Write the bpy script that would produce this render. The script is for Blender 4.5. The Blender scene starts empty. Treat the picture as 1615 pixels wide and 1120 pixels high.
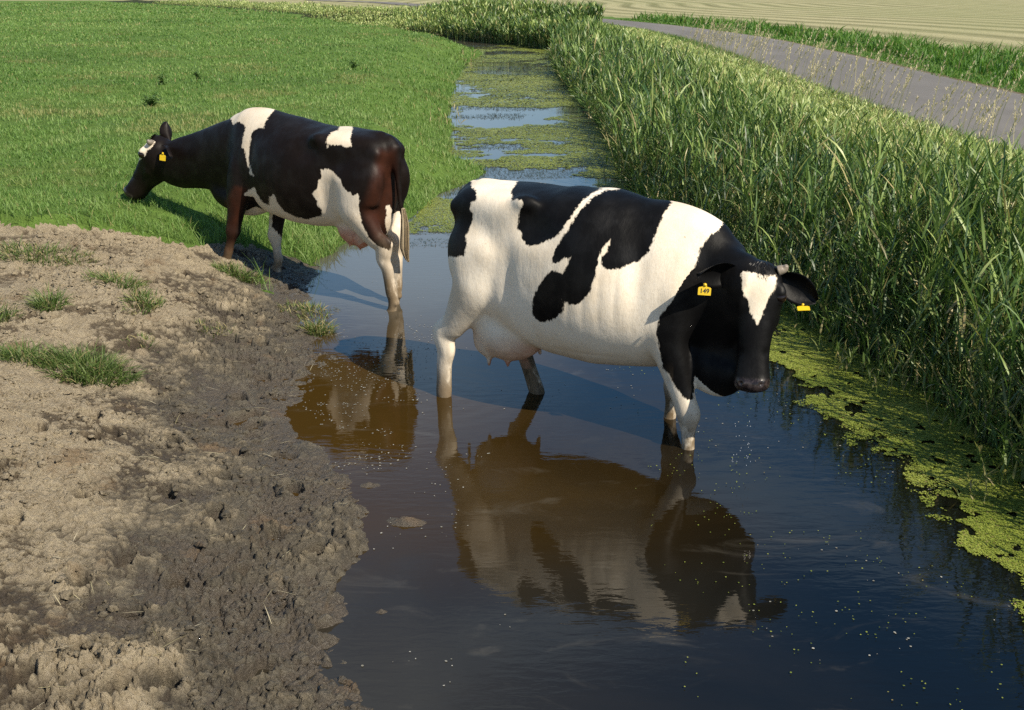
import bpy, math, random, os
import numpy as np
from mathutils import Vector, Matrix
PI = math.pi
rng = np.random.default_rng(7)
scn = bpy.context.scene
COL = scn.collection

# ------------------------------------------------------------------ mesh helpers
def mesh_from(name, V, faces, smooth=True, attrs=None):
    """faces: one int array (n,k) or a list of them"""
    if not isinstance(faces, (list, tuple)): faces = [faces]
    faces = [np.asarray(f, dtype=np.int32) for f in faces if len(f)]
    V = np.asarray(V, dtype=np.float32)
    me = bpy.data.meshes.new(name)
    me.vertices.add(len(V)); me.vertices.foreach_set('co', V.ravel())
    loops = np.concatenate([f.ravel() for f in faces])
    sizes = np.concatenate([np.full(len(f), f.shape[1], dtype=np.int32) for f in faces])
    starts = np.concatenate([[0], np.cumsum(sizes)[:-1]]).astype(np.int32)
    me.loops.add(len(loops)); me.loops.foreach_set('vertex_index', loops)
    me.polygons.add(len(sizes)); me.polygons.foreach_set('loop_start', starts)
    me.polygons.foreach_set('loop_total', sizes)
    me.polygons.foreach_set('use_smooth', np.full(len(sizes), smooth))
    me.update(calc_edges=True)
    for k, a in (attrs or {}).items():
        at = me.attributes.new(k, 'FLOAT', 'POINT'); at.data.foreach_set('value', np.asarray(a, dtype=np.float32))
    return me

def link(name, me, mat=None, parent=None, **props):
    o = bpy.data.objects.new(name, me); COL.objects.link(o)
    if mat is not None and me is not None:
        if len(me.materials) == 0: me.materials.append(mat)
    if parent is not None: o.parent = parent
    for k, v in props.items(): o[k] = v
    return o

def join_geo(parts):
    V, F, off = [], [], 0
    for v, fs in parts:
        V.append(np.asarray(v, float))
        if not isinstance(fs, (list, tuple)): fs = [fs]
        for f in fs: F.append(np.asarray(f) + off)
        off += len(v)
    q = [f for f in F if f.shape[1] == 4]; t = [f for f in F if f.shape[1] == 3]
    out = []
    if q: out.append(np.concatenate(q))
    if t: out.append(np.concatenate(t))
    return np.concatenate(V), out

# ------------------------------------------------------------------ numpy noise
def _h(ix, iy, s):
    n = (ix.astype(np.int64) * 374761393 + iy.astype(np.int64) * 668265263 + s * 982451653) & 0xffffffff
    n = ((n ^ (n >> 13)) * 1274126177) & 0xffffffff
    n = (n ^ (n >> 16)) & 0xffffffff
    return n.astype(np.float64) / 4294967295.0
def vnoise(x, y, s=0):
    x = np.asarray(x, float); y = np.asarray(y, float)
    ix = np.floor(x); iy = np.floor(y); fx = x - ix; fy = y - iy
    ux = fx * fx * fx * (fx * (fx * 6 - 15) + 10); uy = fy * fy * fy * (fy * (fy * 6 - 15) + 10)
    a = _h(ix, iy, s); b = _h(ix + 1, iy, s); c = _h(ix, iy + 1, s); d = _h(ix + 1, iy + 1, s)
    return (a + (b - a) * ux) * (1 - uy) + (c + (d - c) * ux) * uy
def fbm(x, y, s=0, o=4, g=.5):
    r = 0; a = 1; t = 0
    for i in range(o):
        r = r + a * (vnoise(x * 2 ** i + 17.3 * i, y * 2 ** i - 9.1 * i, s + i) - .5); t += a; a *= g
    return r / t * 2
def worley(x, y, s=0):
    x = np.asarray(x, float); y = np.asarray(y, float)
    ix = np.floor(x); iy = np.floor(y); f1 = np.full(x.shape, 9.); f2 = f1.copy(); idv = np.zeros(x.shape)
    for dx in (-1, 0, 1):
        for dy in (-1, 0, 1):
            cx = ix + dx; cy = iy + dy
            px = cx + _h(cx, cy, s); py = cy + _h(cx, cy, s + 5)
            d = np.hypot(px - x, py - y); r = _h(cx, cy, s + 11)
            m = d < f1; f2 = np.where(m, f1, np.minimum(f2, d)); idv = np.where(m, r, idv); f1 = np.where(m, d, f1)
    return f1, f2, idv
def sstep(a, b, x):
    t = np.clip((x - a) / (b - a), 0, 1); return t * t * (3 - 2 * t)

# ------------------------------------------------------------------ node helpers
def new_mat(name):
    m = bpy.data.materials.new(name); m.use_nodes = True
    nt = m.node_tree; nt.nodes.clear()
    out = nt.nodes.new('ShaderNodeOutputMaterial')
    return m, nt, out
class NT:
    def __init__(s, nt): s.nt = nt
    def n(s, t, **kw):
        nd = s.nt.nodes.new(t)
        ins = kw.pop('ins', {})
        for k, v in kw.items(): setattr(nd, k, v)
        for k, v in ins.items(): s.set(nd.inputs[k], v)
        return nd
    def set(s, sock, v):
        if hasattr(v, 'is_output') or isinstance(v, bpy.types.NodeSocket): s.nt.links.new(v, sock)
        else: sock.default_value = v
    def math(s, op, a, b=0., c=None, clamp=False):
        nd = s.nt.nodes.new('ShaderNodeMath'); nd.operation = op; nd.use_clamp = clamp
        s.set(nd.inputs[0], a); s.set(nd.inputs[1], b)
        if c is not None: s.set(nd.inputs[2], c)
        return nd.outputs[0]
    def mix(s, f, a, b, mode='MIX'):
        nd = s.nt.nodes.new('ShaderNodeMix'); nd.data_type = 'RGBA'; nd.blend_type = mode
        s.set(nd.inputs[0], f); s.set(nd.inputs[6], a if not isinstance(a, tuple) else (*a[:3], 1)); s.set(nd.inputs[7], b if not isinstance(b, tuple) else (*b[:3], 1))
        return nd.outputs[2]
    def ramp(s, f, lo, hi, a=0., b=1.):
        nd = s.nt.nodes.new('ShaderNodeMapRange'); nd.interpolation_type = 'SMOOTHSTEP'
        s.set(nd.inputs[0], f); nd.inputs[1].default_value = lo; nd.inputs[2].default_value = hi
        nd.inputs[3].default_value = a; nd.inputs[4].default_value = b
        return nd.outputs[0]
    def noise(s, scale, detail=3, vec=None, rough=.55, dist=0.):
        nd = s.nt.nodes.new('ShaderNodeTexNoise'); nd.inputs['Scale'].default_value = scale
        nd.inputs['Detail'].default_value = detail; nd.inputs['Roughness'].default_value = rough; nd.inputs['Distortion'].default_value = dist
        if vec is None: vec = s.coord()
        s.nt.links.new(vec, nd.inputs['Vector']); return nd.outputs[0]
    def coord(s):
        if not hasattr(s, '_c'): s._c = s.nt.nodes.new('ShaderNodeTexCoord').outputs['Object']
        return s._c
    def pos(s):
        if not hasattr(s, '_p'): s._p = s.nt.nodes.new('ShaderNodeNewGeometry').outputs['Position']
        return s._p
    def attr(s, name):
        nd = s.nt.nodes.new('ShaderNodeAttribute'); nd.attribute_name = name; return nd.outputs['Fac']
    def scale(s, v, xyz):
        nd = s.nt.nodes.new('ShaderNodeVectorMath'); nd.operation = 'MULTIPLY'
        s.nt.links.new(v, nd.inputs[0]); nd.inputs[1].default_value = xyz; return nd.outputs[0]
    def bump(s, h, strength=.3, dist=.01, normal=None):
        nd = s.nt.nodes.new('ShaderNodeBump'); nd.inputs['Strength'].default_value = strength; nd.inputs['Distance'].default_value = dist
        s.set(nd.inputs['Height'], h)
        if normal is not None: s.nt.links.new(normal, nd.inputs['Normal'])
        return nd.outputs[0]
    def principled(s, out, color, rough=.6, **ins):
        nd = s.nt.nodes.new('ShaderNodeBsdfPrincipled')
        s.set(nd.inputs['Base Color'], color if not isinstance(color, tuple) else (*color[:3], 1)); s.set(nd.inputs['Roughness'], rough)
        for k, v in ins.items(): s.set(nd.inputs[k.replace('_', ' ')], v)
        if out is not None: s.nt.links.new(nd.outputs[0], out.inputs[0])
        return nd.outputs[0]

# ------------------------------------------------------------------ camera
H = 2.3
PITCH = math.atan(580 / 1650.)
cam = bpy.data.cameras.new('camera'); co = bpy.data.objects.new('camera', cam); COL.objects.link(co)
cam.sensor_width = 36; cam.lens = 36 * 1650 / 1615.; cam.clip_end = 6000; cam.clip_start = .05
co.location = (0, 0, H); co.rotation_euler = (PI / 2 - PITCH, 0, 0)
scn.camera = co

# ------------------------------------------------------------------ sun, sky
SUN = Vector((.74, -.725, 1.0)).normalized()
elev = math.asin(SUN.z); az = math.atan2(SUN.x, SUN.y)       # azimuth from +Y clockwise
sl = bpy.data.lights.new('sun', 'SUN'); sl.energy = 4.9; sl.angle = math.radians(.5); sl.color = (1., .90, .74)
so = bpy.data.objects.new('sun', sl); COL.objects.link(so)
so.rotation_euler = SUN.to_track_quat('Z', 'Y').to_euler()
w = bpy.data.worlds.new('World'); scn.world = w; w.use_nodes = True
wn = w.node_tree; bg = wn.nodes['Background']; N = NT(wn)
sky = wn.nodes.new('ShaderNodeTexSky'); sky.sky_type = 'NISHITA'; sky.sun_disc = False
sky.sun_elevation = elev; sky.sun_rotation = az; sky.dust_density = .2; sky.ozone_density = 1.6; sky.air_density = 1.
tc = wn.nodes.new('ShaderNodeTexCoord').outputs['Generated']
cl = N.noise(2.3, 7, N.scale(tc, (1, 1, 3.2)), .55, .4)
xy = wn.nodes.new('ShaderNodeSeparateXYZ'); wn.links.new(tc, xy.inputs[0])
side = N.math('ADD', N.ramp(xy.outputs[0], -.32, .45, .17, -.02), N.math('ADD', N.math('MULTIPLY', N.ramp(xy.outputs[2], .46, .56, 0, -.22), N.ramp(xy.outputs[0], .0, .3)), N.math('MULTIPLY', N.math('MULTIPLY', N.ramp(xy.outputs[0], .10, .20), N.ramp(xy.outputs[2], .39, .44)), N.ramp(xy.outputs[2], .53, .47, 0, .14))))      # more cloud in the west, clear high in the north-east
north = N.ramp(xy.outputs[1], .1, .5)
cf = N.math('MULTIPLY', N.ramp(N.math('ADD', cl, side), .44, .76, 0, .62), north)
north = N.ramp(xy.outputs[1], .1, .5)
blue = N.mix(north, sky.outputs[0], N.mix(1., sky.outputs[0], (.32, .98, 1.36), 'MULTIPLY'))
low = N.math('MULTIPLY', N.ramp(xy.outputs[2], .30, .02, 0, .8), north)            # deep polarised northern sky
skc = N.mix(cf, N.mix(low, blue, (3.7, 4.0, 4.2)), (5.2, 7.0, 8.8), 'MIX')
wn.links.new(skc, bg.inputs[0]); bg.inputs[1].default_value = .08
scn.view_settings.view_transform = 'Standard'; scn.view_settings.look = 'None'
scn.view_settings.exposure = .47; scn.view_settings.gamma = 1
scn.cycles.max_bounces = 8; scn.cycles.transparent_max_bounces = 8
scn.cycles.use_denoising = False
# ------------------------------------------------------------------ COWS
def loft(P, R, up=(0, 0, 1), n=28, cap=True):
    """P (m,3) centres; R (m,4) = lateral, up, down radii and exponent; rings stand square to the path"""
    P = np.asarray(P, float); R = np.asarray(R, float)
    if R.shape[1] == 2: R = np.column_stack([R[:, 0], R[:, 1], R[:, 1], np.full(len(R), 2.)])
    if R.shape[1] == 3: R = np.column_stack([R, np.full(len(R), 2.)])
    # resample smoothly
    m = len(P); t = np.arange(m); tt = np.linspace(0, m - 1, (m - 1) * 4 + 1)
    def cr(A):
        out = []
        for u in tt:
            i = min(int(u), m - 2); f = u - i
            p0 = A[max(i - 1, 0)]; p1 = A[i]; p2 = A[i + 1]; p3 = A[min(i + 2, m - 1)]
            out.append(.5 * ((2 * p1) + (-p0 + p2) * f + (2 * p0 - 5 * p1 + 4 * p2 - p3) * f * f + (-p0 + 3 * p1 - 3 * p2 + p3) * f ** 3))
        return np.array(out)
    P = cr(P); R = np.maximum(cr(R), .003); m = len(P)
    T = np.gradient(P, axis=0); T /= np.linalg.norm(T, axis=1)[:, None]
    U0 = np.asarray(up, float)
    if U0.ndim == 1: U0 = np.tile(U0, (m, 1))
    else: U0 = cr(U0)
    S = np.cross(T, U0); S /= np.linalg.norm(S, axis=1)[:, None]; U = np.cross(S, T)
    a = np.linspace(0, 2 * PI, n, endpoint=False); c = np.cos(a); s = np.sin(a)
    V = []
    for i in range(m):
        e = 2 / max(R[i, 3], 1.2)
        x = np.sign(c) * np.abs(c) ** e * R[i, 0]; z = np.sign(s) * np.abs(s) ** e * np.where(s > 0, R[i, 1], R[i, 2])
        V.append(P[i] + x[:, None] * S[i] + z[:, None] * U[i])
    V.append(P[:1]); V.append(P[-1:]); V = np.concatenate(V)
    k = np.arange(n); k2 = (k + 1) % n
    Q = np.concatenate([np.column_stack([i * n + k, i * n + k2, (i + 1) * n + k2, (i + 1) * n + k]) for i in range(m - 1)])
    c0 = m * n
    Tt = np.concatenate([np.column_stack([np.full(n, c0), k2, k]), np.column_stack([np.full(n, c0 + 1), (m - 1) * n + k, (m - 1) * n + k2])])
    return V, [Q, Tt]

def ell(c, r, rot=None, n=20):
    a = np.linspace(-PI / 2, PI / 2, 9)
    P = np.array([[0, 0, math.sin(t)] for t in a]); P[0, 2] = -1; P[-1, 2] = 1
    th = np.linspace(0, PI, 13)[1:-1]; V = []
    for t in th:
        k = np.linspace(0, 2 * PI, n, endpoint=False)
        V.append(np.column_stack([np.cos(k) * math.sin(t), np.sin(k) * math.sin(t), np.full(n, math.cos(t))]))
    m = len(V); V = np.concatenate(V + [np.array([[0, 0, 1.], [0, 0, -1.]])]) * np.asarray(r)
    if rot is not None: V = V @ np.array(Matrix.Rotation(rot[0], 3, rot[1])).T
    V = V + np.asarray(c)
    k = np.arange(n); k2 = (k + 1) % n
    Q = np.concatenate([np.column_stack([(i + 1) * n + k, (i + 1) * n + k2, i * n + k2, i * n + k]) for i in range(m - 1)])
    T = np.concatenate([np.column_stack([np.full(n, m * n), k, k2]), np.column_stack([np.full(n, m * n + 1), (m - 1) * n + k2, (m - 1) * n + k])])
    return V, [Q, T]

def torso(dx, zt, zb, wide=1.):
    """zt(x), zb(x): back line and belly line"""
    xs = [-.70, -.675, -.62, -.52, -.38, -.22, -.05, .12, .28, .42, .54, .66, .76, .86, .93, .97]
    hw = [.06, .09, .14, .20, .262, .305, .345, .368, .358, .330, .295, .26, .22, .17, .115, .06]
    ce = [.60, .60, .59, .58, .56, .53, .50, .47, .46, .465, .475, .49, .50, .50, .5, .5]     # widest height as a share
    ex = [2., 2.4, 2.8, 3.0, 3.0, 2.8, 2.4, 2.15, 2.0, 1.9, 1.8, 1.75, 1.8, 2., 2., 2.]
    P, R = [], []
    X = np.concatenate([[-.70, -.688, -.67], np.linspace(-.64, .90, 34), [.935, .96, .97]])
    sm = lambda Y: np.convolve(np.pad(Y, 3, mode='reflect', reflect_type='odd'), np.array([1, 3, 5, 6, 5, 3, 1]) / 24., 'valid')
    xx = np.linspace(-1.0, 1.3, 120)
    f_ = lambda arr: np.interp(X, xx, sm(np.interp(xx, xs, arr)))
    hh = np.where((X < -.6) | (X > .9), np.interp(X, xs, hw), f_(hw)); cc = f_(ce); ee = f_(ex)
    for x, h, c, e in zip(X, hh, cc, ee):
        t = np.mean([zt(x + d) for d in (-.06, -.03, 0, .03, .06)]) if -.6 < x < .88 else zt(x); b = zb(x); zc = b + (t - b) * c
        P.append((x + dx, 0, zc)); R.append((h * wide, t - zc, zc - b, e))
    return loft(P, R, n=40)

def hind(side, hip, stifle, hock, fet, hoof):
    s = side
    hip, stifle, hock, fet, hoof = [np.array(v, float) for v in (hip, stifle, hock, fet, hoof)]
    L = lambda a, b, t: a * (1 - t) + b * t
    # stations: (point, fore-aft, lateral)
    P = [hip + (0, 0, .10), hip, L(hip, stifle, .35), L(hip, stifle, .68) , stifle, L(stifle, hock, .35), L(stifle, hock, .7), hock + (.0, 0, .05), hock, hock + (.012, 0, -.06),
         L(hock, fet, .35), L(hock, fet, .6), L(hock, fet, .85), fet, L(fet, hoof, .55), hoof + (0, 0, .035), hoof]
    R = [(.19, .075), (.232, .112), (.230, .122), (.196, .120), (.150, .112), (.110, .088), (.078, .064), (.068, .054), (.066, .052), (.055, .045),
         (.050, .039), (.048, .037), (.050, .042), (.040, .037), (.035, .036), (.050, .048), (.056, .054)]
    # loft: 'lateral' radius is along cross(T,up); use up = forward so lateral = side
    R = [(b, a, a, 2.1) for a, b in R]
    g = [loft(P, R, up=(1, 0, 0.02), n=24)]
    # point of hock and tendon
    heel = hock + np.array((-.055, 0, .055))
    g.append(loft([L(stifle, hock, .45) + (-.055, 0, 0), heel + (0, 0, .02), heel + (.012, 0, -.03), hock + (-.03, 0, -.10)], [(.022, .022), (.024, .026), (.026, .03), (.02, .02)], up=(1, 0, .02), n=14))
    g.append(loft([hock + (-.03, 0, -.06), L(hock, fet, .5) + (-.022, 0, 0), fet + (-.02, 0, 0)], [(.018, .02), (.016, .014), (.022, .02)], up=(1, 0, .02), n=12))
    g.append(ell(fet + (-.035, .015, -.02), (.014, .012, .018))); g.append(ell(fet + (-.035, -.015, -.02), (.014, .012, .018)))
    return g

def fore(side, sh, elbow, knee, fet, hoof):
    s = side
    sh, elbow, knee, fet, hoof = [np.array(v, float) for v in (sh, elbow, knee, fet, hoof)]
    L = lambda a, b, t: a * (1 - t) + b * t
    P = [sh + (-.04, -s * .03, .14), sh, L(sh, elbow, .4), L(sh, elbow, .75), elbow, L(elbow, knee, .3), L(elbow, knee, .6), L(elbow, knee, .85), knee, L(knee, fet, .18),
         L(knee, fet, .4), L(knee, fet, .7), L(knee, fet, .9), fet, L(fet, hoof, .55), hoof + (0, 0, .035), hoof]
    R = [(.10, .03), (.14, .055), (.15, .078), (.135, .085), (.115, .08), (.088, .068), (.072, .058), (.063, .054), (.066, .056), (.054, .048),
         (.039, .037), (.036, .035), (.040, .039), (.038, .037), (.034, .036), (.050, .050), (.057, .056)]
    R = [(b, a, a, 2.1) for a, b in R]
    g = [loft(P, R, up=(1, 0, 0.02), n=24)]
    g.append(ell(knee + (.018, 0, .0), (.034, .036, .05)))
    return g

def head_geo(poll, muz, front, s=1.):
    """poll, muz: ends of the face line (front surface); front: unit normal of the face"""
    poll = np.array(poll, float); muz = np.array(muz, float); ax = muz - poll; Ln = np.linalg.norm(ax); ax /= Ln
    fr = np.array(front, float); fr -= ax * fr.dot(ax); fr /= np.linalg.norm(fr)
    sd = np.cross(ax, fr)
    k = Ln / .56 * s
    #      t    hw    front jaw   n      (front = distance centre->face, jaw = centre->back)
    S = [(-.03, .050, .035, .05, 2.0, .050),
         (.03, .088, .060, .085, 2.3, .065),
         (.10, .100, .072, .115, 2.3, .075),
         (.20, .108, .078, .135, 2.2, .080),
         (.30, .104, .076, .150, 2.2, .080),
         (.40, .090, .070, .148, 2.2, .076),
         (.52, .076, .062, .128, 2.3, .070),
         (.64, .068, .055, .108, 2.3, .064),
         (.76, .066, .050, .094, 2.4, .060),
         (.86, .072, .050, .086, 2.5, .058),
         (.94, .077, .050, .078, 2.5, .057),
         (1.0, .070, .044, .066, 2.3, .056),
         (1.03, .044, .028, .040, 2.2, .056)]
    P = [poll + ax * t * Ln - fr * c * k for t, hwid, a, b, n, c in S]
    R = [(hwid * k, a * k, b * k, n) for t, hwid, a, b, n, c in S]
    g = [loft(P, R, up=fr, n=30)]
    c = lambda t, l, d: poll + ax * t * Ln + sd * l * k - fr * d * k
    for sg in (-1, 1):
        g.append(loft([c(.13, sg * .085, .035), c(.20, sg * .099, .040), c(.29, sg * .095, .042)], [(.02, .02), (.03, .028), (.016, .016)], up=fr, n=12))   # brow ridge over the eye socket
        g.append(loft([c(.30, sg * .08, .10), c(.42, sg * .075, .12), c(.55, sg * .058, .11)], [(.02, .03), (.028, .035), (.015, .02)], up=fr, n=12))        # cheek
        g.append(ell(c(.955, sg * .036, .026), (.028 * k,) * 3))                             # nostril wings
    g.append(ell(c(.965, 0, .035), (.05 * k, .034 * k, .04 * k)))
    g.append(ell(c(.01, 0, .05), (.045 * k, .045 * k, .035 * k)))
    return g, dict(ax=ax, fr=fr, sd=sd, k=k, c=c, L=Ln)

def ear_geo(root, tip, face, wide=.062):
    """leaf-shaped cupped ear from root to tip, its opening facing `face`"""
    root = np.array(root, float); tip = np.array(tip, float); ax = tip - root; L = np.linalg.norm(ax); ax /= L
    f = np.array(face, float); f -= ax * f.dot(ax); f /= np.linalg.norm(f); u = np.cross(ax, f)
    nu, nv = 15, 11; out = []
    for side in (0, 1):
        for i in range(nu):
            t = i / (nu - 1); w = wide * (math.sin(PI * min(1, .16 + .84 * t ** .8)) ** .75 * .98 + .02)
            w = wide * max(.03, (1 - (abs(t - .48) / .56) ** 2.3)) if t > .48 else wide * (.36 + .64 * math.sin(PI / 2 * t / .48))
            for j in range(nv):
                v = j / (nv - 1) * 2 - 1
                cup = (1 - v * v) * .036 * (1 - .55 * t) ** 1. * 1.3
                p = root + ax * (t * L) + u * (v * w) - f * cup + f * (.5 * v * v * .01)
                p = p - f * (.010 if side else 0) * (1 - v * v * .8) * (1 - .5 * t)
                out.append(p)
    V = np.array(out); n = nu * nv; Q = []
    g = lambda s, i, j: s * n + i * nv + j
    for i in range(nu - 1):
        for j in range(nv - 1):
            Q.append((g(0, i, j), g(0, i + 1, j), g(0, i + 1, j + 1), g(0, i, j + 1)))
            Q.append((g(1, i, j), g(1, i, j + 1), g(1, i + 1, j + 1), g(1, i + 1, j)))
    for i in range(nu - 1):
        Q.append((g(0, i, 0), g(1, i, 0), g(1, i + 1, 0), g(0, i + 1, 0)))
        Q.append((g(0, i, nv - 1), g(0, i + 1, nv - 1), g(1, i + 1, nv - 1), g(1, i, nv - 1)))
    for j in range(nv - 1):
        Q.append((g(0, 0, j), g(0, 0, j + 1), g(1, 0, j + 1), g(1, 0, j)))
        Q.append((g(0, nu - 1, j), g(1, nu - 1, j), g(1, nu - 1, j + 1), g(0, nu - 1, j + 1)))
    return V, [np.array(Q)]

def remesh(parts, voxel=.009, smooth=3):
    V, F = join_geo(parts)
    me = mesh_from('tmp', V, F); o = bpy.data.objects.new('tmp', me); COL.objects.link(o)
    m = o.modifiers.new('r', 'REMESH'); m.mode = 'VOXEL'; m.voxel_size = voxel; m.adaptivity = 0
    if smooth:
        m = o.modifiers.new('s', 'SMOOTH'); m.iterations = smooth; m.factor = .5
    dg = bpy.context.evaluated_depsgraph_get(); dg.update(); e = o.evaluated_get(dg).to_mesh()
    v = np.empty(len(e.vertices) * 3, np.float32); e.vertices.foreach_get('co', v); v = v.reshape(-1, 3).astype(float)
    nl = len(e.loops); li = np.empty(nl, np.int32); e.loops.foreach_get('vertex_index', li)
    tot = np.empty(len(e.polygons), np.int32); e.polygons.foreach_get('loop_total', tot)
    st = np.empty(len(e.polygons), np.int32); e.polygons.foreach_get('loop_start', st)
    q = li[st[tot == 4][:, None] + np.arange(4)]; t = li[st[tot == 3][:, None] + np.arange(3)] if (tot == 3).any() else np.zeros((0, 3), int)
    nrm = np.empty(len(e.vertices) * 3, np.float32); e.vertices.foreach_get('normal', nrm); nrm = nrm.reshape(-1, 3).astype(float)
    bpy.data.objects.remove(o, do_unlink=True)
    return v, q, t, nrm

def blob(V, Nn, c, r, amt):
    """push the surface along its normals inside a soft ellipsoid: amt > 0 bulges, < 0 hollows"""
    d = (V - np.array(c)) / np.array(r); w_ = np.exp(-(d ** 2).sum(1) * 2)
    return V + Nn * (amt * w_)[:, None]

def relax(V, q, t, wt, it):
    E = np.concatenate([q[:, [0, 1]], q[:, [1, 2]], q[:, [2, 3]], q[:, [3, 0]]] + ([t[:, [0, 1]], t[:, [1, 2]], t[:, [2, 0]]] if len(t) else []))
    a, b = np.concatenate([E[:, 0], E[:, 1]]), np.concatenate([E[:, 1], E[:, 0]]); n = len(V)
    cnt = np.maximum(np.bincount(a, minlength=n), 1)
    for i in range(it):
        A = np.column_stack([np.bincount(a, weights=V[b, k], minlength=n) for k in range(3)]) / cnt[:, None]
        V = V + (A - V) * (wt * .6)[:, None]
    return V

def normals(V, q, t):
    N_ = np.zeros_like(V); fn = np.cross(V[q[:, 2]] - V[q[:, 0]], V[q[:, 3]] - V[q[:, 1]])
    for k in range(4):
        for c in range(3): N_[:, c] += np.bincount(q[:, k], weights=fn[:, c], minlength=len(V))
    return N_ / np.maximum(np.linalg.norm(N_, axis=1), 1e-12)[:, None]

def poly_sd(px, py, poly):
    """signed distance to a polygon, positive inside"""
    poly = np.asarray(poly, float); n = len(poly); d = np.full(px.shape, 1e9); ins = np.zeros(px.shape, bool)
    for i in range(n):
        a = poly[i]; b = poly[(i + 1) % n]; e = b - a; wx = px - a[0]; wy = py - a[1]
        t = np.clip((wx * e[0] + wy * e[1]) / max(e.dot(e), 1e-12), 0, 1)
        d = np.minimum(d, np.hypot(wx - t * e[0], wy - t * e[1]))
        c1 = (a[1] > py) != (b[1] > py)
        with np.errstate(divide='ignore', invalid='ignore'):
            c2 = px < (b[0] - a[0]) * (py - a[1]) / (b[1] - a[1]) + a[0]
        ins ^= (c1 & c2)
    return np.where(ins, d, -d)

def lerpf(pts):
    xs = [p[0] for p in pts]; ys = [p[1] for p in pts]
    return lambda x: float(np.interp(x, xs, ys))

def smooth_weight(V, xh):
    """strong on the trunk, weak on legs, teats and head"""
    w_ = .16 + .84 * sstep(.55, .80, V[:, 2]) * (1 - sstep(xh, xh + .12, V[:, 0]))
    w_ = np.maximum(w_, .6 * sstep(.50, .60, V[:, 2]) * (V[:, 0] < xh - .3) * (V[:, 0] > -.62))
    return w_ * (1 - .5 * (1 - sstep(-.86, -.80, V[:, 0])))

def rump_geo(dx, z, k, wd=1.):
    X = [(-.02, .13, .10, .22), (-.10, .20, .13, .26), (-.19, .262, .150, .29), (-.30, .262, .150, .30), (-.42, .245, .150, .30), (-.54, .222, .150, .28), (-.63, .195, .135, .26), (-.675, .165, .105, .20), (-.70, .11, .06, .12)]
    g = [loft([(x + dx, 0, z + k * (x + .7)) for x, w_, a, b in X], [(w_ * wd, a, b, 2.9) for x, w_, a, b in X], n=40)]
    g.append(loft([(-.58 + dx, 0, z - .05), (-.58 + dx, 0, z - .28), (-.56 + dx, 0, z - .48), (-.52 + dx, 0, z - .6)], [(.15, .10), (.15, .115), (.12, .10), (.08, .07)], up=(1, 0, .02), n=24))
    return g

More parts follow.
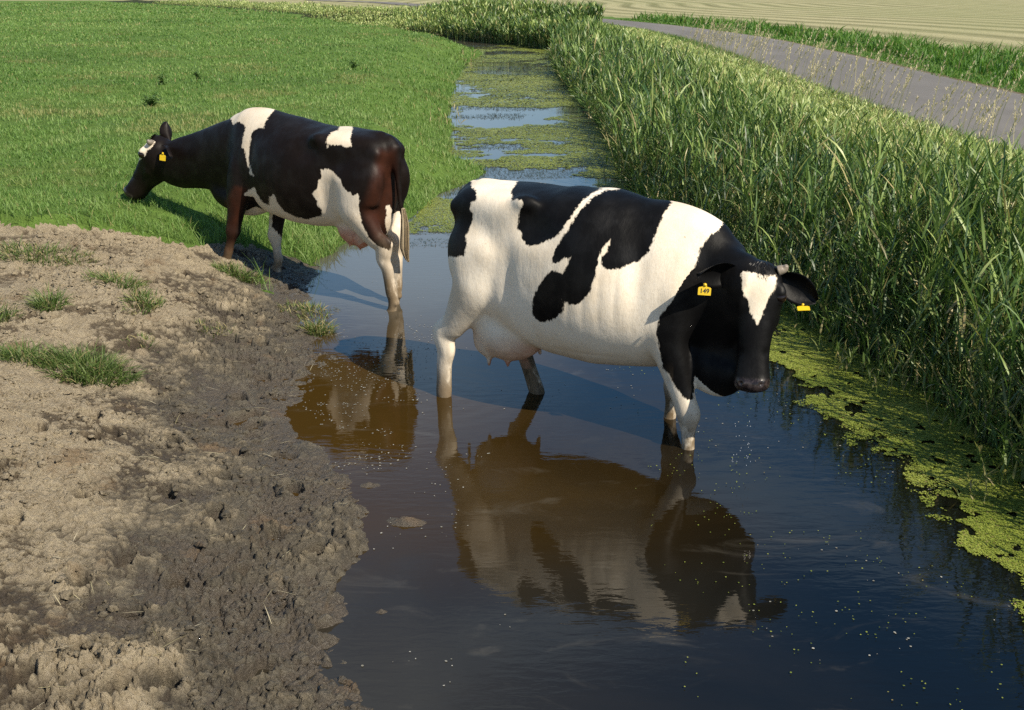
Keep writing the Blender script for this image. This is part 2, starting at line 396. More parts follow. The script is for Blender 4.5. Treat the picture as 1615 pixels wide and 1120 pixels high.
def build_cow_A():
    zt = lerpf([(-.70, 1.37), (-.66, 1.425), (-.58, 1.46), (-.2, 1.49), (.15, 1.485), (.45, 1.45), (.62, 1.455), (.75, 1.36), (.86, 1.22), (.97, 1.05)])
    zb = lerpf([(-.70, .98), (-.62, .90), (-.5, .76), (-.35, .68), (-.2, .58), (0, .515), (.2, .50), (.42, .525), (.6, .56), (.76, .60), (.88, .66), (.97, .8)])
    g = [torso(0, zt, zb)]
    # near (right) hind leg
    g += hind(-1, (-.47, -.16, 1.15), (-.515, -.205, .88), (-.735, -.20, .53), (-.755, -.195, .14), (-.72, -.195, 0))
    g += hind(1, (-.44, .16, 1.15), (-.30, .205, .84), (-.46, .17, .53), (-.27, .12, .13), (-.22, .12, 0))
    g += fore(-1, (.60, -.17, 1.12), (.63, -.19, .76), (.775, -.195, .37), (.785, -.19, .12), (.82, -.19, 0))
    g += fore(1, (.60, .17, 1.12), (.60, .18, .76), (.56, .16, .37), (.54, .15, .12), (.57, .15, 0))
    # hooks, pins, tail root, spine
    for s in (-1, 1):
        g.append(ell((-.185, s * .225, 1.395 - .08 * (s > 0)), (.09, .05, .055)))
        g.append(ell((-.665, s * .14, 1.32), (.06, .05, .06)))
    g += rump_geo(0, 1.30, 0)
    g.append(loft([(-.40, 0, 1.43), (-.58, 0, 1.435), (-.67, 0, 1.40), (-.705, 0, 1.28), (-.715, 0, 1.0), (-.71, 0.0, .75), (-.70, 0.0, .55)], [(.04, .03), (.045, .035), (.04, .04), (.03, .035), (.022, .022), (.018, .018), (.015, .015)], up=(1, 0, .3), n=14))
    # neck and dewlap, turning towards the right
    g.append(loft([(.58, 0, 1.06), (.74, -.02, 1.06), (.88, -.06, 1.05), (1.0, -.115, 1.04), (1.075, -.155, 1.03)],
                  [(.20, .34, .42), (.175, .275, .46), (.145, .215, .44), (.125, .195, .34), (.105, .16, .20)], up=(0, 0, 1), n=30))
    g.append(loft([(.80, -.04, .80), (.93, -.09, .69), (1.03, -.14, .70), (1.08, -.17, .83)], [(.11, .14, .22), (.085, .14, .17), (.06, .14, .14), (.05, .08, .08)], up=(0, 0, 1), n=22))
    g.append(loft([(.70, -.0, .72), (.84, -.03, .64), (.93, -.06, .68)], [(.14, .12, .11), (.11, .10, .10), (.07, .07, .08)], up=(0, 0, 1), n=22))
    g.append(loft([(.72, -.04, .66), (.83, -.115, .605), (.94, -.15, .60), (1.04, -.195, .64)], [(.10, .12, .12), (.085, .12, .12), (.072, .12, .11), (.04, .06, .05)], up=(0, 0, 1), n=20))
    hg, hd = head_geo((1.078, -.185, 1.200), (1.135, -.345, .632), (.22, -.95, .2), 1.10)
    g += hg
    # udder and teats
    g.append(ell((-.38, -.05, .635), (.235, .19, .205)))
    g.append(ell((-.48, -.11, .565), (.105, .09, .12))); g.append(ell((-.28, -.085, .59), (.12, .085, .12)))
    for (x, y, z, a) in ((-.475, -.13, .45, 0), (-.375, -.115, .46, .1), (-.40, .08, .47, 0), (-.27, .08, .49, .1)):
        g.append(loft([(x, y, z + .05), (x + a * .1, y, z), (x + a * .2, y, z - .055)], [(.026, .026), (.019, .019), (.013, .013)], up=(1, 0, 0), n=12))
    V, q, t, Nn = remesh(g, .009, 3)
    V = relax(V, q, t, smooth_weight(V, .90), 40); Nn = normals(V, q, t)
    B = lambda c, r, a: blob(V, Nn, c, r, a)
    V = B((-.08, -.26, 1.27), (.15, .12, .11), -.032)            # hollow of the flank behind the last rib
    V = B((-.08, .26, 1.27), (.15, .12, .11), -.032)
    V = B((-.26, -.30, .95), (.07, .15, .26), -.014)              # fold between flank and thigh
    V = B((-.40, -.25, 1.10), (.12, .1, .1), .018)
    V = B((.49, -.28, 1.10), (.08, .12, .28), -.018)             # behind the shoulder blade
    V = B((.68, -.22, 1.0), (.09, .12, .14), .018)
    V = B((.80, -.16, 1.12), (.08, .1, .2), -.016)
    for i in range(5):
        V = B((.05 + i * .085, -.33, .95 + .01 * i), (.026, .10, .22), -.003)
    V = B((.25, -.3, .62), (.3, .1, .02), -.004)
    return dict(V=V, q=q, t=t, head=hd)

def build_cow_B():
    dx = -.11
    zt0 = [(-.70, 1.22), (-.66, 1.28), (-.55, 1.315), (-.2, 1.315), (.0, 1.335), (.2, 1.36), (.45, 1.395), (.62, 1.435), (.75, 1.40), (.86, 1.33), (.97, 1.20)]
    zt = lerpf(zt0)
    zb = lerpf([(-.70, .86), (-.62, .82), (-.5, .70), (-.35, .65), (-.2, .58), (0, .545), (.2, .545), (.42, .575), (.6, .60), (.76, .64), (.88, .70), (.97, .82)])
    g = [torso(dx, zt, zb, .92)]
    g += hind(1, (-.60, .15, 1.02), (-.60, .175, .74), (-.80, .13, .45), (-.865, .12, .08), (-.84, .12, -.06))
    g += hind(-1, (-.60, -.15, 1.02), (-.60, -.175, .74), (-.745, -.10, .45), (-.765, -.045, .08), (-.735, -.045, -.06))
    g += fore(1, (.50, .16, 1.10), (.60, .20, .74), (.67, .225, .45), (.735, .24, .26), (.775, .24, .155))
    g += fore(-1, (.50, -.16, 1.10), (.50, -.17, .74), (.545, -.11, .36), (.50, -.085, .16), (.535, -.08, .045))
    for s in (-1, 1):
        g.append(ell((-.295, s * .215, 1.245), (.085, .05, .055)))
        g.append(ell((-.765, s * .14, 1.165), (.06, .05, .06)))
    g += rump_geo(-.11, 1.14, .05, .95)
    g.append(loft([(-.50, 0, 1.27), (-.68, 0, 1.285), (-.79, 0.0, 1.255), (-.84, .0, 1.15), (-.855, .0, .98), (-.87, .0, .80), (-.88, .0, .70)], [(.045, .03), (.05, .035), (.045, .045), (.036, .05), (.028, .03), (.022, .022), (.018, .018)], up=(1, 0, .3), n=14))
    g.append(loft([(.47, 0, 1.06), (.64, .0, 1.08), (.82, .01, 1.05), (1.02, .02, .99), (1.25, .03, .945), (1.45, .05, .93), (1.60, .075, .955)],
                  [(.19, .33, .42), (.17, .27, .46), (.14, .25, .46), (.11, .245, .31), (.095, .22, .245), (.09, .185, .24), (.085, .12, .20)], up=(0, 0, 1), n=30))
    g.append(loft([(.48, 0, .72), (.66, .0, .655), (.84, .02, .66), (.97, .03, .71), (1.06, .03, .8)], [(.14, .12, .12), (.14, .12, .12), (.11, .12, .10), (.08, .10, .10), (.05, .06, .06)], up=(0, 0, 1), n=22))
    hg, hd = head_geo((1.685, .085, 1.125), (2.015, .16, .645), (.80, .18, .57), 1.22)
    g += hg
    g.append(ell((-.46, .02, .58), (.17, .13, .15))); g.append(ell((-.54, .07, .53), (.09, .07, .10)))
    for (x, y, z) in ((-.545, .09, .46), (-.44, .09, .47), (-.56, -.04, .46), (-.47, -.05, .47)):
        g.append(loft([(x, y, z + .05), (x, y, z), (x + .01, y, z - .05)], [(.02, .02), (.013, .013), (.009, .009)], up=(1, 0, 0), n=12))
    V, q, t, Nn = remesh(g, .010, 3)
    V = relax(V, q, t, smooth_weight(V, 1.45), 34); Nn = normals(V, q, t)
    B = lambda c, r, a: blob(V, Nn, c, r, a)
    V = B((-.19, .24, 1.14), (.14, .12, .10), -.03)
    V = B((-.37, .27, .82), (.07, .15, .22), -.014)
    V = B((-.50, .24, .98), (.12, .1, .1), .018)
    V = B((.38, .26, 1.05), (.08, .12, .28), -.018)
    V = B((.57, .20, .95), (.09, .12, .14), .018)
    V = B((.70, .14, 1.10), (.08, .1, .2), -.016)
    for i in range(5):
        V = B((-.06 + i * .085, .31, .9 + .01 * i), (.026, .10, .2), -.0025)
    return dict(V=V, q=q, t=t, head=hd)

COW_A = ((.345, 5.615, -.18), math.radians(-29.5))
COW_B = ((-1.56, 8.115, 0.), math.radians(180 - 32.2))
COAT_A = dict(d=(-0.395, 0.882, -0.258),
  rump=[(-0.605,1.458),(-0.583,1.412),(-0.549,1.391),(-0.54,1.348),(-0.571,1.327),(-0.578,1.29),(-0.561,1.261),(-0.569,1.218),(-0.584,1.174),(-0.601,1.145),(-0.595,1.086),(-0.607,1.035),(-0.642,1.03),(-0.695,1.027),(-0.755,1.029),(-0.759,1.306),(-0.747,1.5),(-0.613,1.524)],
  hook=[(-0.335,1.328),(-0.349,1.392),(-0.333,1.448),(-0.314,1.532),(-0.247,1.523),(-0.224,1.457),(-0.113,1.454),(0.008,1.439),(0.11,1.429),(0.141,1.4),(0.086,1.375),(0.046,1.336),(0.007,1.285),(-0.019,1.242),(-0.038,1.214),(-0.058,1.173),(-0.085,1.145),(-0.113,1.131),(-0.156,1.11),(-0.213,1.085),(-0.258,1.106),(-0.281,1.131),(-0.278,1.159),(-0.302,1.18),(-0.299,1.25),(-0.279,1.298),(-0.274,1.326),(-0.307,1.334)],
  saddle=[(0.155,1.391),(0.211,1.395),(0.267,1.429),(0.404,1.423),(0.477,1.361),(0.498,1.327),(0.47,1.283),(0.45,1.247),(0.437,1.206),(0.417,1.165),(0.405,1.124),(0.387,1.077),(0.361,1.043),(0.329,1.015),(0.289,1.001),(0.249,0.984),(0.209,0.972),(0.169,0.978),(0.148,0.998),(0.153,1.038),(0.179,1.073),(0.192,1.1),(0.193,1.134),(0.178,1.113),(0.152,1.079),(0.133,1.024),(0.138,0.998),(0.121,0.97),(0.122,0.943),(0.11,0.902),(0.097,0.861),(0.064,0.818),(0.023,0.789),(-0.019,0.794),(-0.041,0.814),(-0.036,0.78),(-0.047,0.744),(-0.083,0.713),(-0.149,0.688),(-0.194,0.7),(-0.211,0.735),(-0.216,0.793),(-0.194,0.851),(-0.165,0.894),(-0.143,0.93),(-0.122,0.954),(-0.087,0.966),(-0.051,0.95),(-0.03,0.98),(-0.015,1.035),(-0.046,1.028),(-0.066,1.007),(-0.109,1.0),(-0.103,1.041),(-0.07,1.117),(-0.03,1.173),(0.009,1.242),(0.048,1.299),(0.088,1.343)],
  neck=[(0.77,1.244),(0.72,1.177),(0.693,1.163),(0.667,1.129),(0.642,1.088),(0.63,1.048),(0.618,1.008),(0.593,0.968),(0.569,0.914),(0.544,0.873),(0.519,0.833),(0.489,0.791),(0.458,0.749),(0.447,0.708),(0.443,0.652),(0.461,0.569),(0.486,0.471),(0.507,0.452),(0.515,0.46),(0.528,0.418),(0.557,0.37),(0.586,0.337),(0.614,0.317),(0.642,0.316),(0.649,0.336),(0.648,0.421),(0.656,0.457),(0.674,0.473),(0.699,0.482),(0.718,0.47),(0.745,0.439),(0.764,0.433),(0.778,0.407),(0.812,0.349),(0.846,0.197),(1.222,0.248),(1.183,1.276),(0.962,1.353)],
  face=[(0.831,0.973),(0.846,0.98),(0.89,0.977),(0.942,0.963),(0.994,0.971),(1.001,0.951),(0.992,0.9),(0.97,0.861),(0.953,0.809),(0.936,0.769),(0.919,0.723),(0.913,0.719),(0.899,0.755),(0.886,0.781),(0.878,0.819),(0.851,0.857),(0.835,0.909)],
  farleg=[(-0.319,0.544),(-0.201,0.552),(-0.229,0.393),(-0.243,0.362),(-0.209,0.299),(-0.178,0.265),(-0.129,0.218),(-0.143,0.17),(-0.287,0.166),(-0.257,0.265),(-0.309,0.357)],
)
COAT_B = dict(d=(0.687, -0.71, -0.153),
  withers=[(-0.598,1.397),(-0.552,1.454),(-0.441,1.545),(-0.308,1.537),(-0.234,1.429),(-0.285,1.367),(-0.32,1.318),(-0.326,1.277),(-0.372,1.285),(-0.405,1.274),(-0.424,1.242),(-0.442,1.177),(-0.454,1.112),(-0.461,1.047),(-0.449,0.982),(-0.432,0.924),(-0.456,0.936),(-0.471,0.999),(-0.483,1.065),(-0.486,1.122),(-0.511,1.148),(-0.497,1.213),(-0.472,1.277),(-0.479,1.32),(-0.521,1.344),(-0.566,1.326),(-0.583,1.354)],
  loin=[(0.116,1.143),(0.126,1.181),(0.161,1.22),(0.211,1.243),(0.272,1.311),(0.352,1.309),(0.308,1.223),(0.289,1.175),(0.294,1.12),(0.263,1.106),(0.227,1.128),(0.182,1.129),(0.137,1.131),(0.121,1.112)],
  under=[(0.066,0.954),(0.127,0.962),(0.155,0.933),(0.196,0.886),(0.209,0.84),(0.244,0.801),(0.279,0.769),(0.316,0.776),(0.319,0.73),(0.312,0.667),(0.324,0.604),(0.345,0.54),(0.373,0.459),(0.416,0.41),(0.461,0.378),(0.523,0.359),(0.54,0.407),(0.556,0.437),(0.521,0.491),(0.512,0.559),(0.521,0.607),(0.517,0.679),(0.548,0.685),(0.564,0.636),(0.564,0.554),(0.6,0.5),(0.626,0.452),(0.866,0.411),(0.829,-0.204),(0.441,-0.186),(0.357,0.12),(0.251,0.266),(0.101,0.395),(-0.12,0.458),(-0.287,0.505),(-0.402,0.566),(-0.56,0.487),(-0.609,0.546),(-0.551,0.717),(-0.52,0.784),(-0.436,0.842),(-0.417,0.784),(-0.381,0.716),(-0.325,0.692),(-0.322,0.768),(-0.291,0.784),(-0.264,0.718),(-0.221,0.651),(-0.128,0.603),(-0.049,0.586),(0.047,0.617),(0.056,0.658),(0.027,0.7),(0.015,0.748),(-0.007,0.78),(0.035,0.827),(0.045,0.874),(0.07,0.904)],
  farfore=[(-0.426,0.657),(-0.316,0.626),(-0.33,0.506),(-0.268,0.414),(-0.232,0.306),(-0.252,0.031),(-0.427,0.041),(-0.416,0.404)],
  face=[(-1.416,1.072),(-1.408,1.134),(-1.375,1.222),(-1.321,1.247),(-1.258,1.22),(-1.271,1.182),(-1.319,1.157),(-1.35,1.114)],
  brownleg=[(-0.692,0.729),(-0.589,0.853),(-0.498,0.834),(-0.517,0.733),(-0.58,0.597),(-0.651,0.24),(-0.769,0.248),(-0.725,0.529)],
  brownthigh=[(0.385,0.805),(0.479,1.091),(0.606,1.103),(0.603,0.745),(0.564,0.554),(0.507,0.377),(0.418,0.442),(0.319,0.667)],
)
# stencil axes of each coat, in the cow's own frame
def coat_axes(d):
    d = np.array(d, float); d /= np.linalg.norm(d); u = np.cross(d, (0, 0, 1)); u /= np.linalg.norm(u); return u, np.cross(u, d), d

def coat_material(name, black, brown, white=(.87, .79, .66)):
    m, nt, out = new_mat(name); n = NT(nt)
    sd = n.attr('coat'); ob = n.coord()
    edge = n.math('SUBTRACT', n.noise(70, 4, n.scale(ob, (1, 1, .40))), .5)
    edge2 = n.math('SUBTRACT', n.noise(14, 3), .5)
    s = n.math('ADD', n.math('ADD', sd, n.math('MULTIPLY', edge, .034)), n.math('MULTIPLY', edge2, .022))
    f = n.ramp(s, -.005, .005)
    big = n.ramp(n.noise(5, 4), .35, .7); fine = n.noise(180, 3, n.scale(ob, (1, 1, .3)))
    blk = n.mix(n.math('MULTIPLY', n.attr('brown'), n.ramp(n.noise(7, 3), .25, .65, .45, 1)), black, brown)
    blk = n.mix(n.math('MULTIPLY', fine, .5), blk, tuple(c * .6 for c in black), 'ADD')
    wht = n.mix(n.math('MULTIPLY', big, .45), white, (white[0] * .80, white[1] * .70, white[2] * .56))
    wht = n.mix(n.attr('tawny'), wht, (.62, .42, .27))
    wht = n.mix(n.ramp(fine, .35, .7, 0, .35), wht, (white[0] * .72, white[1] * .66, white[2] * .58))
    specks = n.ramp(n.noise(34, 5, None, .7), .66, .70)
    wht = n.mix(n.math('MULTIPLY', specks, n.ramp(n.noise(4.5, 2), .42, .58)), wht, (.16, .12, .08))
    col = n.mix(f, wht, blk)
    pk = n.mix(n.ramp(n.noise(22, 4), .35, .7), (.50, .21, .135), (.60, .34, .24))
    col = n.mix(n.attr('pink'), col, pk)
    mud = n.math('MULTIPLY', n.attr('mud'), n.ramp(n.noise(16, 5, n.scale(ob, (1, 1, .4)), .65), .26, .52))
    col = n.mix(mud, col, (.17, .125, .075))
    col = n.mix(n.attr('bare'), col, n.mix(n.ramp(n.noise(60, 3), .4, .6), (.014, .010, .010), (.045, .034, .033)))
    rough = n.math('ADD', .52, n.math('MULTIPLY', n.attr('bare'), -.32))
    h = n.noise(240, 3, n.scale(ob, (1, 1, .22)), .7); h2 = n.noise(26, 4)
    bm = n.bump(h, .25, .003, n.bump(h2, .08, .012, n.bump(n.noise(9, 4, n.scale(ob, (1.6, 1, .6))), .14, .03)))
    n.principled(out, col, rough, Normal=bm, Specular_IOR_Level=n.math('ADD', n.math('ADD', .12, n.math('MULTIPLY', n.ramp(n.noise(9, 4), .4, .7), .12)), n.math('MULTIPLY', n.attr('bare'), .4)), Sheen_Weight=0.)
    return m

def simple_mat(name, color, rough=.5, bump=None, **kw):
    m, nt, out = new_mat(name); n = NT(nt)
    c = n.mix(n.noise(40, 4), color, tuple(x * .7 for x in color))
    if bump: kw['Normal'] = n.bump(n.noise(bump, 4), .4, .004)
    n.principled(out, c, rough, **kw); return m

M_EYE = simple_mat('eye_dark', (.012, .007, .005), .06)
M_HORN = simple_mat('horn_keratin', (.26, .22, .17), .5, 60)
M_TAG = simple_mat('tag_yellow', (.80, .55, .02), .4)
M_INK = simple_mat('tag_ink', (.02, .02, .02), .6)
M_HAIR = simple_mat('black_hair', (.006, .005, .0045), .45)
M_SWITCH = simple_mat('switch_hair', (.46, .37, .24), .6, 80)

def cow_head_bits(root, V, hd, horn_len=.02):
    c = hd['c']; k = hd['k']; ax, fr, sd = hd['ax'], hd['fr'], hd['sd']
    for sg in (-1, 1):
        p = c(.235, sg * .096, .046)
        v, f = ell(p, (.027 * k,) * 3, n=16)
        link('eye', mesh_from('eye', v, f), M_EYE, root)
        p0 = c(.02, sg * .078, .055); p1 = p0 + sd * sg * .030 - ax * .012; p2 = p1 - ax * horn_len * .8 + sd * sg * .012 + fr * .012
        v, f = loft([p0, p1, p2], [(.026, .026), (.021, .021), (.009, .009)], up=fr, n=14)
        link('horn', mesh_from('horn', v, f), M_HORN, root)
    parts = []                                                       # forelock: short strands over the poll
    for i in range(420):
        l, t_ = rng.normal(0, .030), rng.uniform(-.05, .06)
        p = c(t_, l, .004 + 9 * l * l); d = ax * rng.uniform(.3, 1.) + sd * rng.normal(l * 6, .35) + fr * rng.uniform(.1, .7); d /= np.linalg.norm(d)
        Ls = rng.uniform(.015, .042) * k; u_ = np.linspace(0, 1, 5)[:, None]
        P = p - fr * .012 + d * u_ * Ls + (ax * .5 - fr * .9) * (u_ ** 2) * Ls * .45
        s_ = np.cross(d, fr + .01); s_ /= np.linalg.norm(s_); wv = .0016 * (1 - .8 * u_)
        parts.append((np.concatenate([P - s_ * wv, P + s_ * wv]), np.column_stack([np.arange(4), np.arange(1, 5), 5 + np.arange(1, 5), 5 + np.arange(4)])))
    v, f = join_geo(parts); link('forelock', mesh_from('forelock', v, f), M_HAIR, root)

def make_tag(root, centre, right, upv, nrm, w=.052, h=.058, number='149'):
    """a bevelled ear tag with a neck and a stud, and its printed number"""
    c = np.array(centre, float); r = np.array(right, float); r /= np.linalg.norm(r)
    nr = np.array(nrm, float); nr -= r * nr.dot(r); nr /= np.linalg.norm(nr); u = np.cross(nr, r)
    out = [(-.5, -.48), (-.44, -.5), (.44, -.5), (.5, -.48), (.5, .18), (.44, .26), (.16, .34), (.12, .62), (0, .68), (-.12, .62), (-.16, .34), (-.44, .26), (-.5, .18)]
    n = len(out); V = [c + r * x * w + u * y * h + nr * s for s in (.0012, -.0012) for x, y in out] + [c + nr * .0012, c - nr * .0012]
    T = []
    for i in range(n):
        j = (i + 1) % n
        T += [(i, j, 2 * n), (n + j, n + i, 2 * n + 1), (i, n + i, n + j), (i, n + j, j)]
    sv, sf = ell(c + u * h * .5 + nr * .002, (.008, .008, .008), n=12)
    VV, FF = join_geo([(np.array(V), np.array(T)), (sv, sf)])
    t = link('ear_tag', mesh_from('ear_tag', VV, FF, smooth=False), M_TAG, root)
    if number is None: return t
    cu = bpy.data.curves.new('n', 'FONT'); cu.body = number; cu.size = h * .62; cu.align_x = 'CENTER'; cu.align_y = 'CENTER'; cu.extrude = .0003; cu.offset = .0005
    to = bpy.data.objects.new('n', cu); COL.objects.link(to); dg = bpy.context.evaluated_depsgraph_get(); dg.update()
    me = bpy.data.meshes.new_from_object(to.evaluated_get(dg)); bpy.data.objects.remove(to, do_unlink=True)
    Mx = Matrix(((r[0], u[0], nr[0], c[0]), (r[1], u[1], nr[1], c[1]), (r[2], u[2], nr[2], c[2]), (0, 0, 0, 1)))
    me.transform(Matrix.Translation(Vector(nr) * .0022) @ Matrix.Translation(Vector(-u) * h * .1) @ Mx)
    me.name = 'number'; me.materials.clear(); link('number', me, M_INK, t)
    return t

def finish_cow(kind):
    if kind == 'A':
        g = build_cow_A(); O, yaw = COW_A; C = COAT_A; hd = g['head']
        mat = coat_material('holstein_coat_jet', (.0030, .0029, .0031), (.012, .008, .006))
    else:
        g = build_cow_B(); O, yaw = COW_B; C = COAT_B; hd = g['head']
        mat = coat_material('holstein_coat_brownish', (.0048, .0036, .0030), (.048, .0155, .008), (.74, .66, .54))
    V, q, t = g['V'], g['q'], g['t']
    c, ax, fr, sd = hd['c'], hd['ax'], hd['fr'], hd['sd']
    # nostrils, mouth line, eye sockets
    Nn = normals(V, q, t)
    for sg in (-1, 1):
        V = blob(V, Nn, c(.985, sg * .042, .028), (.016, .016, .016), -.020)
        V = blob(V, Nn, c(.235, sg * .104, .050), (.026, .026, .026), -.014)
        V = blob(V, Nn, c(.20, sg * .098, .028), (.018, .018, .018), .008)
        V = blob(V, Nn, c(.275, sg * .100, .045), (.02, .02, .02), .006)
        V = blob(V, Nn, c(.958, sg * .044, .002), (.013, .013, .013), -.016)
        V = blob(V, Nn, c(.70, sg * .058, .03), (.05, .03, .03), -.007)
    nb = len(V)
    ears = []
    # side axis towards the camera's left is found by its sign in local space
    if kind == 'A':
        s = 1 if (sd @ np.array((-1, -.5, 0))) > 0 else -1
        rl = c(.06, s * .080, .07); rr = c(.06, -s * .080, .07)
        L_ = np.array((.845, -.36, 1.165)); R_ = np.array((1.345, -.05, 1.03))
        ears = [(rl, L_, np.array((.35, -.9, -.15))), (rr, R_, np.array((.1, -.9, .2)))]
    else:
        s = 1 if sd[1] > 0 else -1
        rl = c(.06, s * .085, .07); rr = c(.06, -s * .085, .07)
        ears = [(rl, rl + np.array((-.30, .06, -.06)), np.array((.3, 1., -.2))), (rr, rr + np.array((.03, -.03, .175)), np.array((1., -.2, .3)))]
    if kind == 'B': ears[0] = (rl + np.array((-.14, .0, 0)),) + ears[0][1:]
    parts = [(V, [q, t] if len(t) else [q])]
    for a, b_, f in ears: parts.append(ear_geo(a, b_, f, (.072 if kind == 'A' else .06)))
    VV, FF = join_geo(parts)
    u, v, d = coat_axes(C['d']); pu, pv = VV @ u, VV @ v
    S = lambda k: poly_sd(pu, pv, C[k])
    x, y, z = VV.T
    tt = (VV - c(0, 0, 0)) @ ax / hd['L']; inhead = (np.linalg.norm(VV - c(.5, 0, .06), axis=1) < .42) & ((VV - c(0, 0, 0)) @ fr > -.24)
    frd = (VV - c(0, 0, 0)) @ fr
    near = -1 if kind == 'A' else 1
    if kind == 'A':
        sdv = np.maximum.reduce([S('rump'), S('hook'), S('saddle'), S('neck')])
        sdv = np.where((y > .06) & (z < .62), np.maximum(S('farleg'), -.03), sdv)
        sdv = np.where((y < .10) & (x > .5) & (x < .9) & (z < .50) & (np.abs(y + .195) < .09) & False, -.1, sdv)
        face = np.where(frd > -.075, S('face'), -.2)
        sdv = np.where(inhead & (tt > -.1), np.minimum(np.maximum(sdv, .05), -face), sdv)
        ud = 1 - np.linalg.norm((VV - (-.36, -.02, .60)) / (.26, .22, .2), axis=1)
        pink = sstep(-.05, .25, ud) * sstep(.76, .52, z) * .95; pink = np.maximum(pink, sstep(.47, .43, z) * (ud > -.5) * (np.abs(x + .36) < .2) * (np.abs(y + .01) < .13))
        brown = np.zeros(len(VV))
        tawny = np.exp(-(((x - .68) / .16) ** 2 + ((z - 1.46) / .035) ** 2)) * .8
        mud = sstep(.50, .22, z) * .95 + .22 * sstep(.68, .52, z) * (np.abs(x) < .7) + .25 * np.exp(-(((x + .62) / .12) ** 2 + ((z - .75) / .25) ** 2)); sdv[nb:] = .1
        pink = np.maximum(pink, .55 * np.exp(-(((x + .52) / .09) ** 2 + ((y + .05) / .15) ** 2 + ((z - .56) / .09) ** 2)) * (ud > -.3))
    else:
        white = np.maximum.reduce([S('withers'), S('loin'), S('under')])
        white = np.where((y < 0.02) & (z < .60) & (x > .2), np.maximum(S('farfore'), -.05), white)
        white = np.where((y > .12) & (x > .4) & (z < .75), -.05, white)
        white = np.where((x < -.70) & (y < -.02) & (z < .70), .05, white)
        sdv = -white
        face = np.where(frd > -.11, S('face') + .012, -.2)
        sdv = np.where(inhead & (tt > -.1), np.minimum(.1, -face), sdv)
        ud = 1 - np.linalg.norm((VV - (-.47, .02, .55)) / (.20, .16, .18), axis=1)
        pink = sstep(-.02, .2, ud) * sstep(.66, .5, z); pink = np.maximum(pink, (z < .49) * (np.abs(x + .5) < .12) * (np.abs(y - .02) < .1) * 1.)
        brown = np.maximum(sstep(-.02, .03, S('brownleg')), sstep(-.03, .05, S('brownthigh')) * .8) + .05
        tawny = np.exp(-(((x - .5) / .16) ** 2 + ((z - 1.44) / .04) ** 2)) * .7
        mud = sstep(.42, .10, z) * .9 + .5 * np.exp(-(((x + .84) / .05) ** 2 + ((z - .35) / .25) ** 2)); sdv[nb:] = .1
    bare = sstep(.90, .94, tt) * inhead * (frd > -.13); bare[nb:] = 0
    me = mesh_from('cow', VV, FF, True, dict(coat=sdv, pink=np.clip(pink, 0, 1), brown=np.clip(brown, 0, 1), tawny=tawny, mud=np.clip(mud, 0, 1), bare=bare))
    root = link('cow', me, mat); root.location = O; root.rotation_euler = (0, 0, yaw)
    cow_head_bits(root, V, hd)
    if kind == 'A':
        make_tag(root, (.880, -.372, 1.104), (.87, .42, -.05), (0, 0, 1), (.40, -.90, .2), .062, .050)
        make_tag(root, (1.29, -.085, 1.0), (.87, .42, .05), (0, 0, 1), (.30, -.30, .9), .060, .040, None)
    else:
        e = ears[0][0]
        make_tag(root, e + np.array((-.08, .07, -.06)), (-.5, -.3, -.1), (0, 0, 1), (.3, .95, .1), .05, .06, None)
        n = 260; P = []
        for i in range(n):                                           # the white switch: strands round a wavy core
            a = rng.uniform(0, 2 * PI); r = rng.uniform(.2, 1) ** .5
            L_ = rng.uniform(.75, 1.02)
            tt_ = np.linspace(0, L_, 9)
            rad = np.interp(tt_, [0, .3, .75, 1.05], [.014, .030, .034, .004]) * r
            cx = -.885 - .012 * np.sin(tt_ * 5) - .03 * tt_ ** 3; cy = -.01 * np.sin(tt_ * 3 + 1) - .035 * tt_ ** 4; cz = .76 - .41 * tt_ + .03 * np.maximum(0, tt_ - .85)
            P.append(np.column_stack([cx + rad * math.cos(a + .8 * i % 1), cy + rad * math.sin(a + .8 * i % 1), cz]))
        parts = []
        for p in P:
            wv = .0035; m_ = len(p); dd_ = np.array((rng.normal(), rng.normal(), 0)); dd_ /= np.linalg.norm(dd_)
            v = np.concatenate([p - dd_ * wv, p + dd_ * wv]); f = np.column_stack([np.arange(m_ - 1), np.arange(1, m_), m_ + np.arange(1, m_), m_ + np.arange(m_ - 1)])
            parts.append((v, f))
        tt_ = np.linspace(0, 1, 8)
        parts.append(loft(np.column_stack([-.885 - .012 * np.sin(tt_ * 5) - .03 * tt_ ** 3, -.01 * np.sin(tt_ * 3 + 1) - .035 * tt_ ** 4, .76 - .41 * tt_]), np.column_stack([np.interp(tt_, [0, .3, .75, 1.], [.014, .024, .024, .006])] * 2), up=(1, 0, 0), n=12))
        v, f = join_geo(parts)
        link('tail_switch', mesh_from('tail_switch', v, f), M_SWITCH, root, label='creamy white tail switch')
    return root, hd, ears, V
